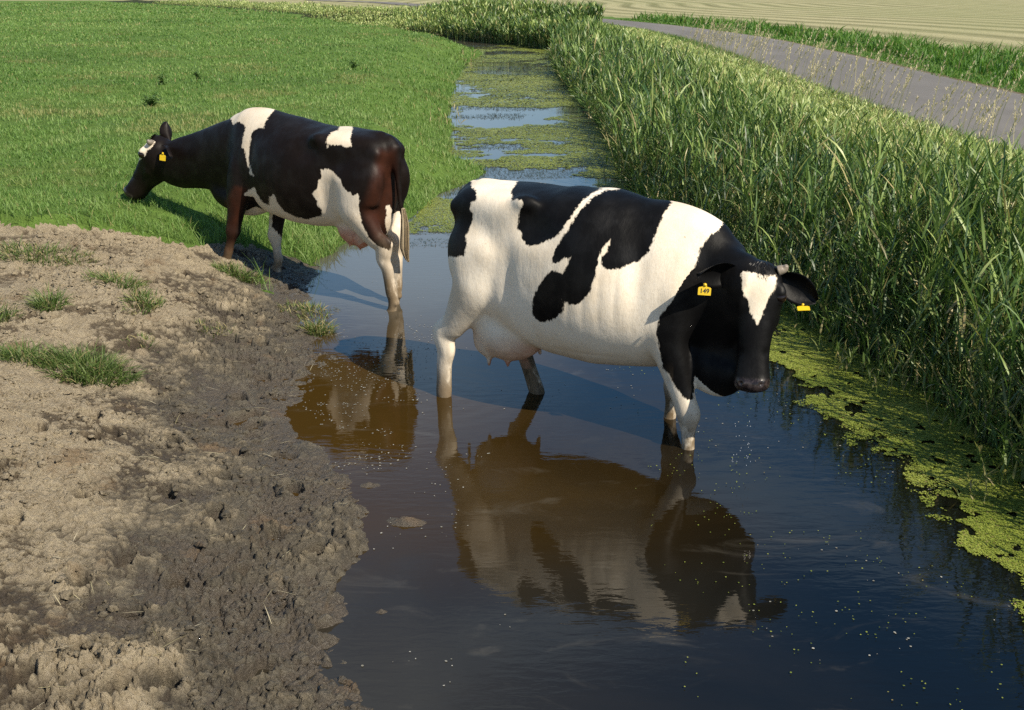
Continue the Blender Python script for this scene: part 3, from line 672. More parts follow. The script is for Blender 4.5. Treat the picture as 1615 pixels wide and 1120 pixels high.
# ------------------------------------------------------------------ LAND
YL = np.array([-6, 0, 2.3, 2.93, 3.4, 3.83, 4.39, 4.95, 5.3, 5.65, 6.2, 6.7, 7.1, 7.9, 8.6, 9.1, 9.9, 10.7, 11.8, 13.2, 13.9, 15.5, 17.7, 22, 28, 34.7, 40, 42.5, 45, 52, 62, 90, 140])
XL = np.array([-.1, -.2, -.30, -.46, -.78, -.72, -.72, -1.05, -1.22, -1.32, -1.26, -1.2, -1.30, -1.53, -1.70, -1.74, -1.6, -1.05, -.95, -.50, -.42, -.95, -1.02, -1.3, -1.45, -1.40, -1.05, -1.5, -2.6, -5.2, -9.5, -22, -52])
YR = np.array([-6, 0, 3, 4.0, 5.0, 5.6, 6.3, 7.2, 9, 11, 13, 16, 19.5, 25, 29.6, 36, 42.5, 44.5, 48, 56, 67, 96, 146])
XR = np.array([2.9, 2.85, 2.72, 2.60, 2.50, 2.46, 2.36, 2.10, 1.78, 1.45, 1.4, 1.5, 1.48, 1.35, 1.26, 1.35, 1.4, .8, -1.2, -4.6, -9, -22, -52])
def xl(y): return np.interp(y, YL, XL)
def xr(y): return np.interp(y, YR, XR)
YC = np.array([-20, 0, 16, 26, 36, 47, 60, 80, 120, 170]); XC = np.array([6.4, 6.4, 6.3, 6.8, 6.9, 5.6, 2.6, -2.5, -14, -42])
def roadx(y):
    y = np.asarray(y, float)
    return (np.interp(y - 3, YC, XC) + 2 * np.interp(y, YC, XC) + np.interp(y + 3, YC, XC)) / 4
ZB = .60      # pasture height above the water
ZR = .74      # road side height
def mudness(x, y):
    """1 on the trampled cattle ramp, 0 on turf"""
    e = 8.35 + .16 * np.sin(x * 2.1) + .35 * fbm(x * 1.6, y * 1.6, 3, 3) - .55 * sstep(-3.0, -2.2, x)
    a = sstep(e + .12, e - .12, y) * sstep(-6.2, -5.8, x)
    # a tongue of mud under the far cow's forelegs
    b = sstep(1.0, .7, np.hypot((x + 1.95) / .75, (y - 8.35) / .75) + .3 * fbm(x * 3, y * 3, 8, 3))
    return np.clip(np.maximum(a, b), 0, 1) * (x < .4)
def land(x, y, fine=True):
    x = np.asarray(x, float); y = np.asarray(y, float)
    wig = .10 * fbm(y * 1.3, x * .4, 21, 4) * sstep(3.0, 9, y) + .10 * fbm(y * 3.1 + 3, x * 1.4, 22, 3)
    dl = xl(y) + wig * .8 - x; dr = x - xr(y) - wig * .6
    Wl = np.interp(y, [0, 4, 6, 8, 10, 16, 30], [3.2, 3.1, 2.8, 2.1, 1.6, 1.5, 1.9])
    t = np.clip(dl / Wl, 0, 1.0)
    mud = mudness(x, y)
    zl = ZB * (.35 * t + .65 * t * t * (3 - 2 * t)) * (1 + .0 * mud) + .05 * sstep(1.0, 2.5, dl / Wl) * (1 - mud)
    zl = zl + .10 * fbm(x * .13, y * .13, 30, 2) * t * sstep(10, 16, y) + .05 * fbm(x * .5, y * .5, 31, 3) * t + .025 * fbm(x * 1.7, y * 1.7, 37, 3) * t
    zl = zl * (1 - mud * .42 * sstep(8.3, 6.3, y) * sstep(.35, 1.0, t)) + .018 * sstep(5.5, 3.5, y)
    tr = np.clip(dr / 1.75, 0, 1); zr = ZR * (.3 * tr + .7 * tr * tr * (3 - 2 * tr)) + .02 * fbm(x * .8, y * .8, 41, 3) * sstep(.2, 1, tr)
    rx = np.abs(x - roadx(y)); onroad = sstep(1.9, 1.45, rx)
    zr = np.where(dr > 0, zr * (1 - onroad) + (ZR - .03) * onroad, 0)
    far = .0
    inside = np.minimum(dl, dr)                      # both negative in the channel
    bed = np.where((dl < 0) & (dr < 0), -.28 * sstep(0, .5, -np.maximum(dl, dr)), 0)
    zl = zl - .12 * mud * t * sstep(-2.5, -3.1, x) * sstep(7.4, 8.2, y) + .045 * fbm(x * 1.8, y * 1.8, 33, 4) * mud * t
    dd = np.zeros(np.shape(x))
    z = np.where(dl >= 0, zl, np.where(dr >= 0, zr, bed))
    z = np.where(y > 62, np.maximum(z, ZB * sstep(62, 72, y) - .28 * (y < 72)), z)
    if fine:
        near = mud * sstep(-.04, .10, z + .04) * (dl > -.2)
        wet = sstep(.28, .06, z)
        # soil: ridges and steps pressed by hooves, clods, crumbs
        qx = x + .05 * fbm(x * 5, y * 5, 51, 3); qy = y + .05 * fbm(x * 5 + 9, y * 5, 52, 3)
        f1, f2, idv = worley(qx * 7, qy * 7, 61)
        g1, g2, idg = worley(qx * 19, qy * 19, 62)
        h1, h2, _ = worley(qx * 44, qy * 44, 63)
        hoof = worley(qx * 3.4, qy * 3.4, 66)
        hole = sstep(.20, .12, hoof[0] + .06 * fbm(x * 14, y * 14, 69, 3)) * (hoof[2] > .32)
        amp = near * (.55 + .9 * sstep(-.3, .5, fbm(x * 1.1, y * 1.1, 55, 2)))
        smooth = sstep(.05, .45, fbm(x * .9 + 4, y * .9, 58, 2)) * sstep(.2, .35, z)
        d = .048 * fbm(x * 4, y * 4, 64, 4) + .012 * (idv - .5) * sstep(.0, .16, f2 - f1) - .012 * sstep(.10, 0, f2 - f1) \
            + (.026 * (idg - .45) * sstep(.0, .2, g2 - g1) - .015 * sstep(.18, 0, g2 - g1)) + .015 * (.5 - h1) * sstep(0, .2, h2 - h1) + .008 * fbm(x * 85, y * 85, 68, 2) + .017 * fbm(x * 30, y * 30, 65, 4, .62) + .012 * (np.abs(fbm(x * 13, y * 13, 67, 3)) - .2)
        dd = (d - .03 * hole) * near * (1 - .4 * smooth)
        z = z + amp * (1 - .6 * smooth) * d * (1 - .15 * wet) - near * .085 * hole + near * .02 * np.exp(-((hoof[0] - .22) / .05) ** 2) * (hoof[2] > .32)
        # low spits and flats at the waterline
        z = z + .05 * fbm(x * 2.1, y * 2.6, 71, 4) * np.exp(-((dl - .02) / .28) ** 2) * sstep(9, 7, y)
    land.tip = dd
    return z, dl, dr, mud

def axis(segs):
    out = []
    for a, b, d in segs: out.append(np.arange(a, b, d))
    out.append([segs[-1][1]]); return np.concatenate(out)
gx = axis([(-1500, -300, 150), (-300, -72, 19), (-72, -14, 1.), (-14, -6.2, .30), (-6.2, -3.4, .03), (-3.4, -.2, .0068), (-.2, 1.2, .10), (1.2, 5.2, .05), (5.2, 12, .22), (12, 60, 3), (60, 300, 24), (300, 1500, 150)])
gy = axis([(-8, 1.5, .5), (1.5, 2.4, .06), (2.4, 4.6, .0068), (4.6, 6.5, .0095), (6.5, 9.6, .016), (9.6, 16, .06), (16, 50, .25), (50, 150, 2.), (150, 600, 25), (600, 3600, 300)])
X, Y = np.meshgrid(gx, gy, indexing='ij')
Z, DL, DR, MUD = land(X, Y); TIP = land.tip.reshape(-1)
nx, ny = X.shape
I = np.arange(nx * ny).reshape(nx, ny)
Q = np.stack([I[:-1, :-1], I[1:, :-1], I[1:, 1:], I[:-1, 1:]], -1)
def cellmean(A): return (A[:-1, :-1] + A[1:, :-1] + A[1:, 1:] + A[:-1, 1:]) / 4
cx, cy, cdl, cdr, cm = cellmean(X), cellmean(Y), cellmean(DL), cellmean(DR), cellmean(MUD)
rxs = cx - roadx(cy)
wfar = (cy > 146)
reg = np.full(cx.shape, 0)                                         # 0 pasture
reg[(cdl > -.25) & (cm > .5)] = 1                                  # mud bank
reg[(cdl <= 0) & (cdr < 0) & (reg != 1)] = 2                       # stream bed
reg[(cdr >= 0)] = 3                                                # reed bank
edge_field = roadx(cy) + 1.5 + 1.9
reg[(cdr >= 0) & (rxs > 1.5)] = 4                                  # verge
reg[(cdr >= 0) & (cx > edge_field)] = 5                            # field
reg[(reg == 2) & (cy > 64)] = 3; reg[wfar] = 5; reg[(cdr >= 2.2) & (cy > 62)] = 5
Vall = np.stack([X, Y, Z], -1).reshape(-1, 3)

def soil_mat():
    m, nt, out = new_mat('trampled_soil'); n = NT(nt); P = n.pos()
    z = wn_z = nt.nodes.new('ShaderNodeSeparateXYZ'); nt.links.new(P, z.inputs[0]); zz = z.outputs[2]
    a = n.noise(1.3, 5, P); b = n.noise(9, 6, P, .65); c = n.noise(55, 5, P, .7)
    lv = n.math('ADD', zz, n.math('MULTIPLY', n.math('SUBTRACT', a, .5), .26)); lv = n.math('ADD', lv, n.math('MULTIPLY', n.math('SUBTRACT', b, .5), .15))
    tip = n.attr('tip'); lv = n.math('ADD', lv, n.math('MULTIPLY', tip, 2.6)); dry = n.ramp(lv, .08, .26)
    drycol = n.mix(n.ramp(b, .3, .7), (.26, .212, .14), (.44, .37, .25)); drycol = n.mix(n.ramp(c, .35, .7), drycol, (.40, .335, .24))
    wetcol = n.mix(n.ramp(b, .35, .65), (.074, .063, .044), (.142, .122, .086)); wetcol = n.mix(n.ramp(c, .5, .75), wetcol, (.20, .172, .127))
    col = n.mix(dry, wetcol, drycol)
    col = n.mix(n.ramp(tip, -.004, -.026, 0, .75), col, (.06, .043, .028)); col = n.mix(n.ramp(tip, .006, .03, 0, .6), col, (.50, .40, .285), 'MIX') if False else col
    wetter = n.ramp(lv, .07, -.01); col = n.mix(wetter, col, (.10, .082, .06))
    hum = n.mix(n.ramp(n.noise(3.2, 4, P), .58, .72, 0, .6), col, (.20, .13, .07)); 
    rough = n.math('SUBTRACT', .95, n.math('MULTIPLY', n.ramp(lv, .16, .02), n.ramp(b, .2, .8, .25, .72)))
    g = n.noise(120, 5, P, .75); hum = n.mix(n.ramp(g, .40, .30, 0, .55), hum, (.045, .033, .022)); hum = n.mix(n.ramp(g, .60, .70, 0, .55), hum, n.mix(dry, (.24, .20, .15), (.56, .46, .33)))
    bm = n.bump(c, 1., .022, n.bump(g, 1., .012))
    n.principled(out, hum, rough, Normal=bm, Specular_IOR_Level=n.ramp(lv, .22, .02, .15, .6)); return m
def turf_mat(name, c1, c2, c3):
    m, nt, out = new_mat(name); n = NT(nt); P = n.pos()
    a = n.ramp(n.noise(.35, 5, P), .35, .65); b = n.ramp(n.noise(14, 6, P, .7), .3, .7)
    col = n.mix(a, c1, c2); col = n.mix(n.math('MULTIPLY', b, .6), col, c3)
    n.principled(out, col, .9, Normal=n.bump(n.noise(60, 5, P, .7), 1., .03), Specular_IOR_Level=.1); return m
M_SOIL = soil_mat()
M_TURF = turf_mat('turf_soil', (.11, .19, .04), (.14, .235, .048), (.07, .11, .026))
M_BANK = turf_mat('bank_soil', (.035, .05, .018), (.05, .06, .022), (.02, .022, .01))
M_BED = turf_mat('bed_silt', (.03, .022, .01), (.04, .03, .015), (.02, .015, .008))
def field_mat():
    m, nt, out = new_mat('mown_hay_field'); n = NT(nt)
    r = n.attr('row'); P = n.pos()
    vec = nt.nodes.new('ShaderNodeCombineXYZ'); nt.links.new(r, vec.inputs[0]); nt.links.new(n.math('MULTIPLY', n.attr('along'), .012), vec.inputs[1])
    w1 = n.noise(.55, 4, vec.outputs[0], .6); w2 = n.noise(2.2, 3, vec.outputs[0], .6)
    sn = n.math('SINE', n.math('ADD', n.math('MULTIPLY', r, 2 * PI / 2.6), n.math('MULTIPLY', w1, 1.)))
    s = n.math('ADD', n.math('MULTIPLY', sn, .22), n.math('ADD', n.math('MULTIPLY', w2, .8), n.math('MULTIPLY', n.noise(3.0, 5, P, .7), .35)))
    f = n.ramp(s, .15, .85)
    big = n.ramp(n.noise(.05, 4, P), .4, .62)
    col = n.mix(f, (.165, .16, .075), (.375, .345, .195)); col = n.mix(n.math('MULTIPLY', big, .35), col, (.22, .24, .10))
    n.principled(out, col, .9, Normal=n.bump(n.noise(6, 5, P, .7), .8, .06), Specular_IOR_Level=.1); return m
M_FIELD = field_mat()
def submesh(name, code, mat, label, extra=None):
    q = Q[reg == code].reshape(-1, 4); u, inv = np.unique(q, return_inverse=True)
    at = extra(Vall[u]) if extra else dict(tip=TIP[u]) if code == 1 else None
    return link(name, mesh_from(name, Vall[u], inv.reshape(-1, 4), True, at), mat, kind='structure', label=label)
submesh('pasture_ground', 0, M_TURF, 'grassy pasture ground left of the ditch')
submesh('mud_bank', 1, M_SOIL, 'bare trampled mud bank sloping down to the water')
submesh('stream_bed', 2, M_BED, 'silty bed of the ditch under the water')
submesh('reed_bank_ground', 3, M_BANK, 'earth bank rising between the ditch and the road')
submesh('verge_ground', 4, M_TURF, 'grass verge on the far side of the road')
submesh('field', 5, M_FIELD, 'pale mown field beyond the road', lambda v: dict(row=np.where(v[:, 1] < 118, v[:, 0] - roadx(np.minimum(v[:, 1], 118)) * sstep(118, 60, v[:, 1]), v[:, 0]), along=v[:, 1]))
del X, Y, Z, DL, DR, MUD, Q, I, Vall

# road: a crowned asphalt strip that follows the bend, 4 mm and more above the ground
def road():
    ys = np.arange(-8, 140, .5); cxs = roadx(ys); us = np.linspace(-1.5, 1.5, 13)
    tx = np.gradient(cxs, ys); L = np.sqrt(1 + tx ** 2)
    V = []; 
    for u in us: V.append(np.column_stack([cxs + u / L, ys - u * tx / L, ZR + .02 + .02 * (1 - (u / 1.5) ** 2) + 0 * ys]))
    V = np.stack(V, 1)  # ny, nu, 3
    e = V[:, [0]].copy(); e[..., 2] -= .09; f = V[:, [-1]].copy(); f[..., 2] -= .09
    V = np.concatenate([e, V, f], 1); a, b = V.shape[:2]; I = np.arange(a * b).reshape(a, b)
    q = np.stack([I[:-1, :-1], I[:-1, 1:], I[1:, 1:], I[1:, :-1]], -1).reshape(-1, 4)
    edge = np.tile(np.concatenate([[1.5], np.abs(us), [1.5]]), (a, 1))
    m, nt, out = new_mat('worn_asphalt'); n = NT(nt); P = n.pos()
    c = n.mix(n.ramp(n.noise(.7, 5, n.scale(P, (1, .25, 1))), .35, .65), (.135, .124, .110), (.175, .161, .143))
    c = n.mix(n.ramp(n.noise(90, 4, P, .7), .45, .65, 0, .5), c, (.25, .24, .235))
    c = n.mix(n.ramp(n.math('ADD', n.attr('edge'), n.math('MULTIPLY', n.noise(4, 4, P), .25)), 1.42, 1.58), c, (.10, .075, .04))
    n.principled(out, c, .85, Normal=n.bump(n.noise(140, 3, P), .6, .004), Specular_IOR_Level=.25)
    link('road', mesh_from('road', V.reshape(-1, 3), q, True, dict(edge=edge.ravel())), m, kind='structure', label='narrow grey asphalt road beyond the reeds')
road()

# water
def water():
    ys = np.concatenate([np.arange(-7, 12, .25), np.arange(12, 60, 1.), np.arange(60, 140, 6.)])
    V = []
    for y in ys:
        a, b = float(xl(y)) - .6, float(xr(y)) + .5
        if y > 43: a -= (y - 43) * .3 + .5; b += .5
        V.append([(a + (b - a) * t, y, 0.) for t in np.linspace(0, 1, 24)])
    V = np.array(V); a, b = V.shape[:2]; I = np.arange(a * b).reshape(a, b)
    q = np.stack([I[:-1, :-1], I[:-1, 1:], I[1:, 1:], I[1:, :-1]], -1).reshape(-1, 4)
    m, nt, out = new_mat('murky_water'); n = NT(nt); P = n.pos()
    s = nt.nodes.new('ShaderNodeSeparateXYZ'); nt.links.new(P, s.inputs[0])
    # suspended silt: thicker by the trampled bank and where the cows stirred it
    cl = n.noise(.9, 5, P, .6, .6)
    west = n.ramp(n.math('ADD', s.outputs[0], n.math('MULTIPLY', n.math('SUBTRACT', cl, .5), 1.6)), -1.3, 1.6, 1, 0)
    murk = n.mix(west, (.004, .004, .003), (.047, .0265, .005))
    up = n.ramp(s.outputs[1], 6.2, 8.6); murk = n.mix(n.math('MULTIPLY', up, .7), murk, (.100, .100, .085))
    south = n.ramp(n.math('ADD', s.outputs[1], n.math('MULTIPLY', n.math('SUBTRACT', cl, .5), 1.2)), 4.3, 3.5); murk = n.mix(n.math('MULTIPLY', south, .85), murk, n.mix(west, (.004, .005, .005), (.026, .024, .019)))
    wisps = n.noise(1.6, 7, n.scale(P, (1, 2.2, 1)), .62, 1.2); murk = n.mix(n.ramp(wisps, .56, .74, 0, .28), murk, (.10, .09, .07))
    film = n.ramp(n.noise(5, 6, n.scale(P, (.5, 2.6, 1)), .7, .8), .55, .72)
    rip = n.noise(7, 3, n.scale(P, (1, 3.2, 1)), .5, .4); rip2 = n.noise(28, 2, n.scale(P, (1, 2.0, 1)), .5)
    rr = nt.nodes.new('ShaderNodeVectorMath'); rr.operation = 'DISTANCE'; nt.links.new(P, rr.inputs[0]); rr.inputs[1].default_value = (.98, 5.03, 0)
    ring = n.math('MULTIPLY', n.math('SINE', n.math('MULTIPLY', rr.outputs['Value'], 46.)), n.ramp(rr.outputs['Value'], .05, 1.6, 1, 0))
    r2 = nt.nodes.new('ShaderNodeVectorMath'); r2.operation = 'DISTANCE'; nt.links.new(P, r2.inputs[0]); r2.inputs[1].default_value = (-.41, 5.83, 0)
    ring2 = n.math('MULTIPLY', n.math('SINE', n.math('MULTIPLY', r2.outputs['Value'], 52.)), n.ramp(r2.outputs['Value'], .05, .8, 1, 0))
    calm = n.ramp(n.noise(.8, 3, P), .4, .6, .25, 1.)
    h = n.math('ADD', n.math('ADD', n.math('MULTIPLY', rip, calm), n.math('MULTIPLY', rip2, .10)), n.math('ADD', n.math('MULTIPLY', ring, .13), n.math('MULTIPLY', ring2, .13)))
    bm = n.bump(h, .04, .03)
    n.principled(out, murk, n.math('ADD', .015, n.math('MULTIPLY', film, .05)), IOR=1.42, Normal=bm, Specular_IOR_Level=.5, Coat_Weight=0.)
    link('water', mesh_from('water', V.reshape(-1, 3), q), m, kind='structure', label='murky ditch water reflecting the cows')
water()

# ------------------------------------------------------------------ ribbons: grass, reeds, leaves
def ribbons(base, azim, elev0, droop, length, width, nseg=3, twist=None, taper=1.4, flat=None):
    """curved tapering blades; returns V, tri faces, id per vertex. azim: heading, elev0: start angle, droop: total bend"""
    N_ = len(base); k = nseg + 1
    u = np.linspace(0, 1, k)
    el = elev0[:, None] - droop[:, None] * u[None, :] ** 1.2
    ds = length[:, None] / nseg
    cx_ = np.cumsum(np.cos(el[:, :-1]) * ds, 1); cz_ = np.cumsum(np.sin(el[:, :-1]) * ds, 1)
    r = np.concatenate([np.zeros((N_, 1)), cx_], 1); z = np.concatenate([np.zeros((N_, 1)), cz_], 1)
    ca, sa = np.cos(azim)[:, None], np.sin(azim)[:, None]
    C_ = np.stack([base[:, 0:1] + r * ca, base[:, 1:2] + r * sa, base[:, 2:3] + z], -1)
    tw = (np.zeros(N_) if twist is None else twist)[:, None] * (0.4 + u[None, :])
    sx, sy = -np.sin(azim)[:, None], np.cos(azim)[:, None]
    # side vector turned about the blade's own direction
    tx, ty, tz = np.cos(el) * ca, np.cos(el) * sa, np.sin(el)
    S = np.stack([sx + 0 * tx, sy + 0 * ty, 0 * tz], -1)
    T = np.stack([tx, ty, tz], -1); B_ = np.cross(S, T)
    S = S * np.cos(tw)[..., None] + B_ * np.sin(tw)[..., None]
    wv = width[:, None] * np.where(u < .35, .55 + .45 * u / .35, 1 - ((u - .35) / .65) ** taper) [None, :] * .5
    Lf = C_[:, :-1] - S[:, :-1] * wv[:, :-1, None]; Rt = C_[:, :-1] + S[:, :-1] * wv[:, :-1, None]
    V = np.concatenate([np.stack([Lf, Rt], 2).reshape(N_, -1, 3), C_[:, -1:]], 1)
    nv = V.shape[1]; F = []
    for i in range(nseg - 1): F += [(2 * i, 2 * i + 1, 2 * i + 3), (2 * i, 2 * i + 3, 2 * i + 2)]
    F.append((2 * nseg - 2, 2 * nseg - 1, 2 * nseg))
    F = (np.array(F)[None] + (np.arange(N_) * nv)[:, None, None]).reshape(-1, 3)
    return V.reshape(-1, 3), F, nv
def blades_mesh(name, sets):
    """sets: list of (V, F, nv, rnd, hue)"""
    V = np.concatenate([s[0] for s in sets]); off = np.cumsum([0] + [len(s[0]) for s in sets[:-1]])
    F = np.concatenate([s[1] + o for s, o in zip(sets, off)])
    rnd = np.concatenate([np.repeat(s[3], s[2]) for s in sets]); hue = np.concatenate([np.repeat(s[4], s[2]) for s in sets])
    return mesh_from(name, V, F, True, dict(rnd=rnd, hue=hue))
def leaf_mat(name, stops, straw=(.42, .34, .16), trans=.35, rough=.5, spec=.3):
    """stops: colours from rnd 0 to 1; hue attribute mixes towards straw"""
    m, nt, out = new_mat(name); n = NT(nt)
    r = n.attr('rnd'); cr = nt.nodes.new('ShaderNodeValToRGB'); nt.links.new(r, cr.inputs[0])
    el = cr.color_ramp.elements
    while len(el) < len(stops): el.new(.5)
    for i, c in enumerate(stops): el[i].position = i / (len(stops) - 1); el[i].color = (*c, 1)
    col = n.mix(n.attr('hue'), cr.outputs[0], straw)
    pb = n.principled(None, col, rough, Specular_IOR_Level=spec)
    tr = nt.nodes.new('ShaderNodeBsdfTranslucent'); nt.links.new(n.mix(1., col, (1.15, 1.25, .7), 'MULTIPLY'), tr.inputs[0])
    mx = nt.nodes.new('ShaderNodeMixShader'); mx.inputs[0].default_value = trans
    nt.links.new(pb, mx.inputs[1]); nt.links.new(tr.outputs[0], mx.inputs[2]); nt.links.new(mx.outputs[0], out.inputs[0]); return m
def U(a, b, n): return rng.uniform(a, b, n)
def Nrm(m, s, n): return rng.normal(m, s, n)

M_GRASS = leaf_mat('pasture_grass', [(0.0783, 0.1522, 0.0348), (0.1348, 0.2436, 0.05394), (0.1914, 0.3045, 0.0783), (0.2784, 0.3567, 0.1305)], (.33, .27, .12))
def pasture_grass():
    sets = []
    # (y0, y1, x0, x1, density, length, width)
    bands = [(6.6, 9.5, -6.6, -.6, 3000, .062, .0055), (9.5, 13, -8.6, -.2, 2100, .055, .0070), (13, 19, -11.5, -.2, 900, .055, .010), (19, 30, -17, -.5, 330, .06, .016), (30, 48, -27, -.5, 120, .07, .026), (48, 72, -39, -3, 44, .09, .045), (72, 125, -68, -9, 11, .11, .085)]
    for y0, y1, x0, x1, den, ln, wd in bands:
        N_ = int((y1 - y0) * (x1 - x0) * den); x = U(x0, x1, N_); y = U(y0, y1, N_)
        keep = np.abs(x / np.maximum(y, 1) ) < .56
        x, y = x[keep], y[keep]; z, dl, dr, mud = land(x, y, False)
        clump = fbm(x * 2.2, y * 2.2, 81, 3); fine_ = fbm(x * 9, y * 9, 82, 2)
        p = (mud < .5) * (dl > -.03) * (fine_ > -.35 - .25 * sstep(9, 8, y))
        keep = p & (rng.random(len(x)) < .75 + .5 * fine_)
        x, y, z, dl, clump, fine_, mud = [a[keep] for a in (x, y, z, dl, clump, fine_, mud)]; M_ = len(x)
        bankf = sstep(1.6, .1, dl)
        L_ = ln * U(.55, 1.35, M_) * (1 + .55 * clump + .5 * fine_) * (1 + 1.2 * (mud > .01)) * (1 + 1.0 * bankf * sstep(14, 9, y) + .5 * bankf)
        az_ = U(0, 2 * PI, M_); w_ = wd * U(.7, 1.3, M_)
        V, F, nv = ribbons(np.column_stack([x, y, z - .006]), az_, U(.9, 1.5, M_), U(.3, 1.5, M_), L_, w_, 3 if y0 < 13 else 2, U(-.8, .8, M_))
        big = fbm(x * .25, y * .25, 83, 3)
        r = np.clip(.40 + .50 * big + .38 * clump + .14 * bankf * sstep(20, 10, y) + Nrm(0, .15, M_), 0, 1)
        hue = np.clip((rng.random(M_) < .06) * U(.3, 1, M_) + .45 * sstep(.22, .5, fbm(x * .7, y * .7, 84, 4)), 0, 1)
        sets.append((V, F, nv, r, hue))
    link('pasture_grass', blades_mesh('pasture_grass', sets), M_GRASS, kind='stuff', label='short bright green pasture grass')
pasture_grass()

M_VERGE = leaf_mat('verge_grass', [(.05, .12, .02), (.085, .19, .028), (.13, .25, .045), (.19, .29, .075)], (.36, .30, .15))
def verge_grass():
    sets = []
    for y0, y1, den, wd in ((8, 18, 420, .012), (18, 32, 190, .02), (32, 56, 75, .035)):
        # low grass by the road, then a taller strip along the field
        for off0, off1, h_, dm in ((1.42, 2.6, .07, 1.), (2.4, 4.3, .26, .8)):
            N_ = int((y1 - y0) * (off1 - off0) * den * dm * 1.2); y = U(y0, y1, N_); o = U(off0, off1, N_) + .25 * fbm(y * .8, y * 0, 91, 3)
            x = roadx(y) + o; z = land(x, y, False)[0]; c = fbm(x * 1.2, y * 1.2, 92, 3)
            L_ = h_ * U(.6, 1.4, N_) * (1 + 1.1 * c)
            V, F, nv = ribbons(np.column_stack([x, y, z]), U(0, 2 * PI, N_), U(1.0, 1.5, N_), U(.3, 1.6, N_), L_, wd * U(.7, 1.3, N_) * (1 if h_ < .1 else 1.3), 3 if h_ > .1 else 2, U(-1, 1, N_))
            sets.append((V, F, nv, np.clip(.35 + .4 * c + Nrm(0, .15, N_), 0, 1), (rng.random(N_) < .08) * U(.3, 1, N_)))
    # thin grass fringe of the near roadside
    N_ = 9000; y = U(3, 50, N_); x = roadx(y) - 1.5 - np.abs(Nrm(0, .25, N_)) + .1; z = land(x, y, False)[0]
    V, F, nv = ribbons(np.column_stack([x, y, z]), U(0, 2 * PI, N_), U(.8, 1.5, N_), U(.3, 1.4, N_), U(.06, .22, N_), U(.008, .016, N_), 3, U(-1, 1, N_))
    sets.append((V, F, nv, U(.3, .9, N_), (rng.random(N_) < .2) * U(.3, 1, N_)))
    link('verge_grass', blades_mesh('verge_grass', sets), M_VERGE, kind='stuff', label='rough verge grass along both sides of the road')
verge_grass()

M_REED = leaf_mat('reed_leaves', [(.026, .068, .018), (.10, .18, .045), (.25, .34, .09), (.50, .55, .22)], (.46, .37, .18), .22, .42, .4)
def reed_plants(x, y, z, H_, nl, wd, lean_az=None, seg=4, lean=.12, tone=None):
    """stems with alternate arching leaves -> sets"""
    n = len(x); sets = []
    la = U(0, 2 * PI, n) if lean_az is None else lean_az + Nrm(0, .7, n)
    e0 = PI / 2 - np.abs(Nrm(lean, .09, n)); dr_ = U(.0, .22, n)
    tone = np.clip(U(.15, .75, n) if tone is None else tone, 0, 1)
    V, F, nv = ribbons(np.column_stack([x, y, z]), la, e0, dr_, H_, np.full(n, wd * .32), 4, U(-1, 1, n), 3)
    sets.append((V, F, nv, np.clip(tone + .05, 0, 1), (rng.random(n) < .18) * U(.3, .9, n)))
    for k in range(nl):
        f = (.22 + .76 * (k + U(0, 1, n)) / nl)
        el = e0 - dr_ * f ** 2 * .5; bx = x + np.cos(la) * np.cos(el) * H_ * f; by = y + np.sin(la) * np.cos(el) * H_ * f; bz = z + np.sin(el) * H_ * f
        m = rng.random(n) < .93; M_ = int(m.sum())
        az_ = (U(0, 2 * PI, n) + k * PI)[m]; top = f[m]
        L_ = H_[m] * U(.26, .48, M_) * (1 - .35 * top * (top > .85))
        V, F, nv = ribbons(np.column_stack([bx, by, bz])[m], az_, U(.95, 1.45, M_) * (1 - .15 * (1 - top)), U(.1, 1.15, M_), L_, wd * U(.7, 1.35, M_), seg, U(-1.2, 1.2, M_), 1.3)
        sets.append((V, F, nv, np.clip(tone[m] + Nrm(.0, .20, M_) + .35 * (top - .5), 0, 1), np.clip((rng.random(M_) < .07) * U(.3, 1, M_) + (top < .4) * U(0, .4, M_), 0, 1)))  # lower leaves darker: shade low in the reeds put into leaf colour
    return sets
